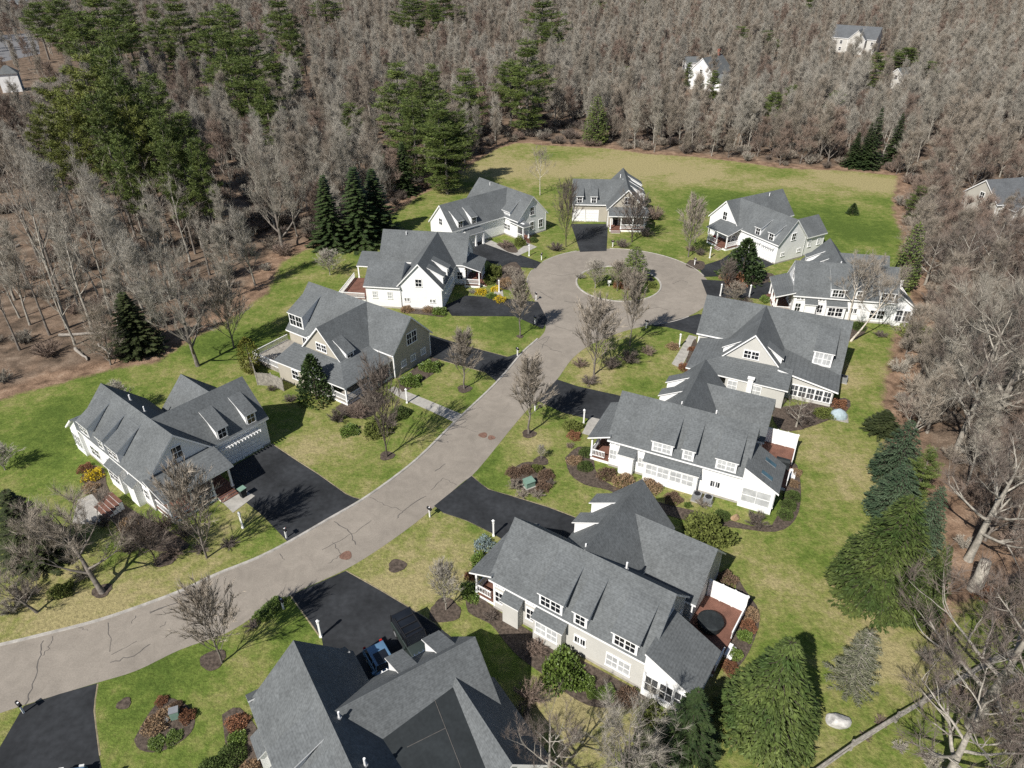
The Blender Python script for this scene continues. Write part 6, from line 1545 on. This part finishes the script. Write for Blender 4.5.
far_house('white house at the top left corner beyond the pines', 20, 12, 20, 14, 10, 5.4, 9.4, 'w_white', (-4, 2, -8, 4, 7))
far_house('grey house just visible in the woods below the pale gabled one', 902, 88, 30, 11, 8, 3.6, 7, 'w_grey')
# white shed with hipped roof
b = at(14, 91); o = empty('garden_shed', b, R(25), 'white shed with blue side wall and grey hipped roof', 'shed'); m = MB(); m.box(-3, 3, -2.6, 2.6, -.3, 6.0); m.build('wall', M['w_white'], o); m = MB(); m.box(3.0, 3.04, -2.5, 2.5, 0, 5.9); m.build('side_cladding', M['shed_blue'], o)
m = MB(); e = [(-3.4, -3, 5.95), (3.4, -3, 5.95), (3.4, 3, 5.95), (-3.4, 3, 5.95)]; t = [(-.5, 0, 8.4), (.5, 0, 8.4)]; m.add(e + t, [(0, 1, 5, 4), (1, 2, 5), (2, 3, 4, 5), (3, 0, 4), (3, 2, 1, 0)]); m.build('roof', M['roof'], o); m = MB(); m.box(-1.4, 1.4, -2.66, -2.6, 0, 2.8); m.build('door', M['white'], o)
def pole(px, py, top, label):
    b = at(px, py); H = tall(b, top); o = empty('utility_pole', b, R(20), label, 'utility pole', 'utility poles by the far street'); m = MB(); m.tube([(0, 0, -.3), (0, 0, H)], [.17, .12], 7, cap=True); m.build('pole', M['weathered'], o); m = MB(); m.box(-1.1, 1.1, -.05, .05, H - .9, H - .76); m.build('crossarm', M['weathered'], o)
pole(15, 66, 42, 'utility pole beside the far street by the shed'); pole(18, 38, 12, 'utility pole farther up the far street')

# ------------------------------------------------------------------ light
AZ, EL = 53.0, 44.0
sd = Vector((math.cos(R(AZ)) * math.cos(R(EL)), math.sin(R(AZ)) * math.cos(R(EL)), -math.sin(R(EL))))
sun = bpy.data.lights.new('sun', 'SUN'); sun.energy = 4.4; sun.angle = R(.53); sun.color = (1.0, .955, .89)
so = bpy.data.objects.new('sun', sun); so.rotation_euler = sd.to_track_quat('-Z', 'Y').to_euler(); so.location = (-60, -60, 120); COL.objects.link(so)
w = bpy.data.worlds.new('World'); SC.world = w; w.use_nodes = True
nt = w.node_tree; sk = nt.nodes.new('ShaderNodeTexSky'); sk.sky_type = 'NISHITA'; sk.sun_disc = False; sk.sun_elevation = R(EL); sk.sun_rotation = R(90 - (AZ + 180)) ; sk.air_density = 1.0; sk.dust_density = .6
nt.links.new(sk.outputs[0], nt.nodes['Background'].inputs['Color']); nt.nodes['Background'].inputs['Strength'].default_value = .056
SC.view_settings.view_transform = 'Standard'; SC.view_settings.look = 'None'; SC.view_settings.gamma = 1; SC.view_settings.exposure = 0.55
SC.render.engine = 'CYCLES'
try:
    SC.cycles.use_adaptive_sampling = False; SC.cycles.max_bounces = 5; SC.cycles.diffuse_bounces = 3; SC.cycles.glossy_bounces = 2; SC.cycles.transmission_bounces = 2; SC.cycles.use_denoising = False
    SC.cycles.caustics_reflective = False; SC.cycles.caustics_refractive = False
except Exception: pass
# plain words for the setting
for o in COL.objects:
    if o.parent is None and o.get('kind') == 'structure' and 'label' not in o:
        n = o.name.split('.')[0]
        o['label'] = {'ground': 'lawns and leaf-littered ground of the whole place', 'road': 'worn grey-tan asphalt of the street and turning circle', 'kerb': 'pale concrete kerb edging road or drive', 'driveway': 'black sealed asphalt driveway leading to a garage', 'footpath': 'pale concrete path leading to a house', 'planting_bed': 'dark bark mulch bed in the grass', 'road_crack': 'dark sealed crack in the old asphalt', 'road_patch': 'reddish patch round a drain in the road'}[n]
        o['category'] = n.replace('_', ' ')
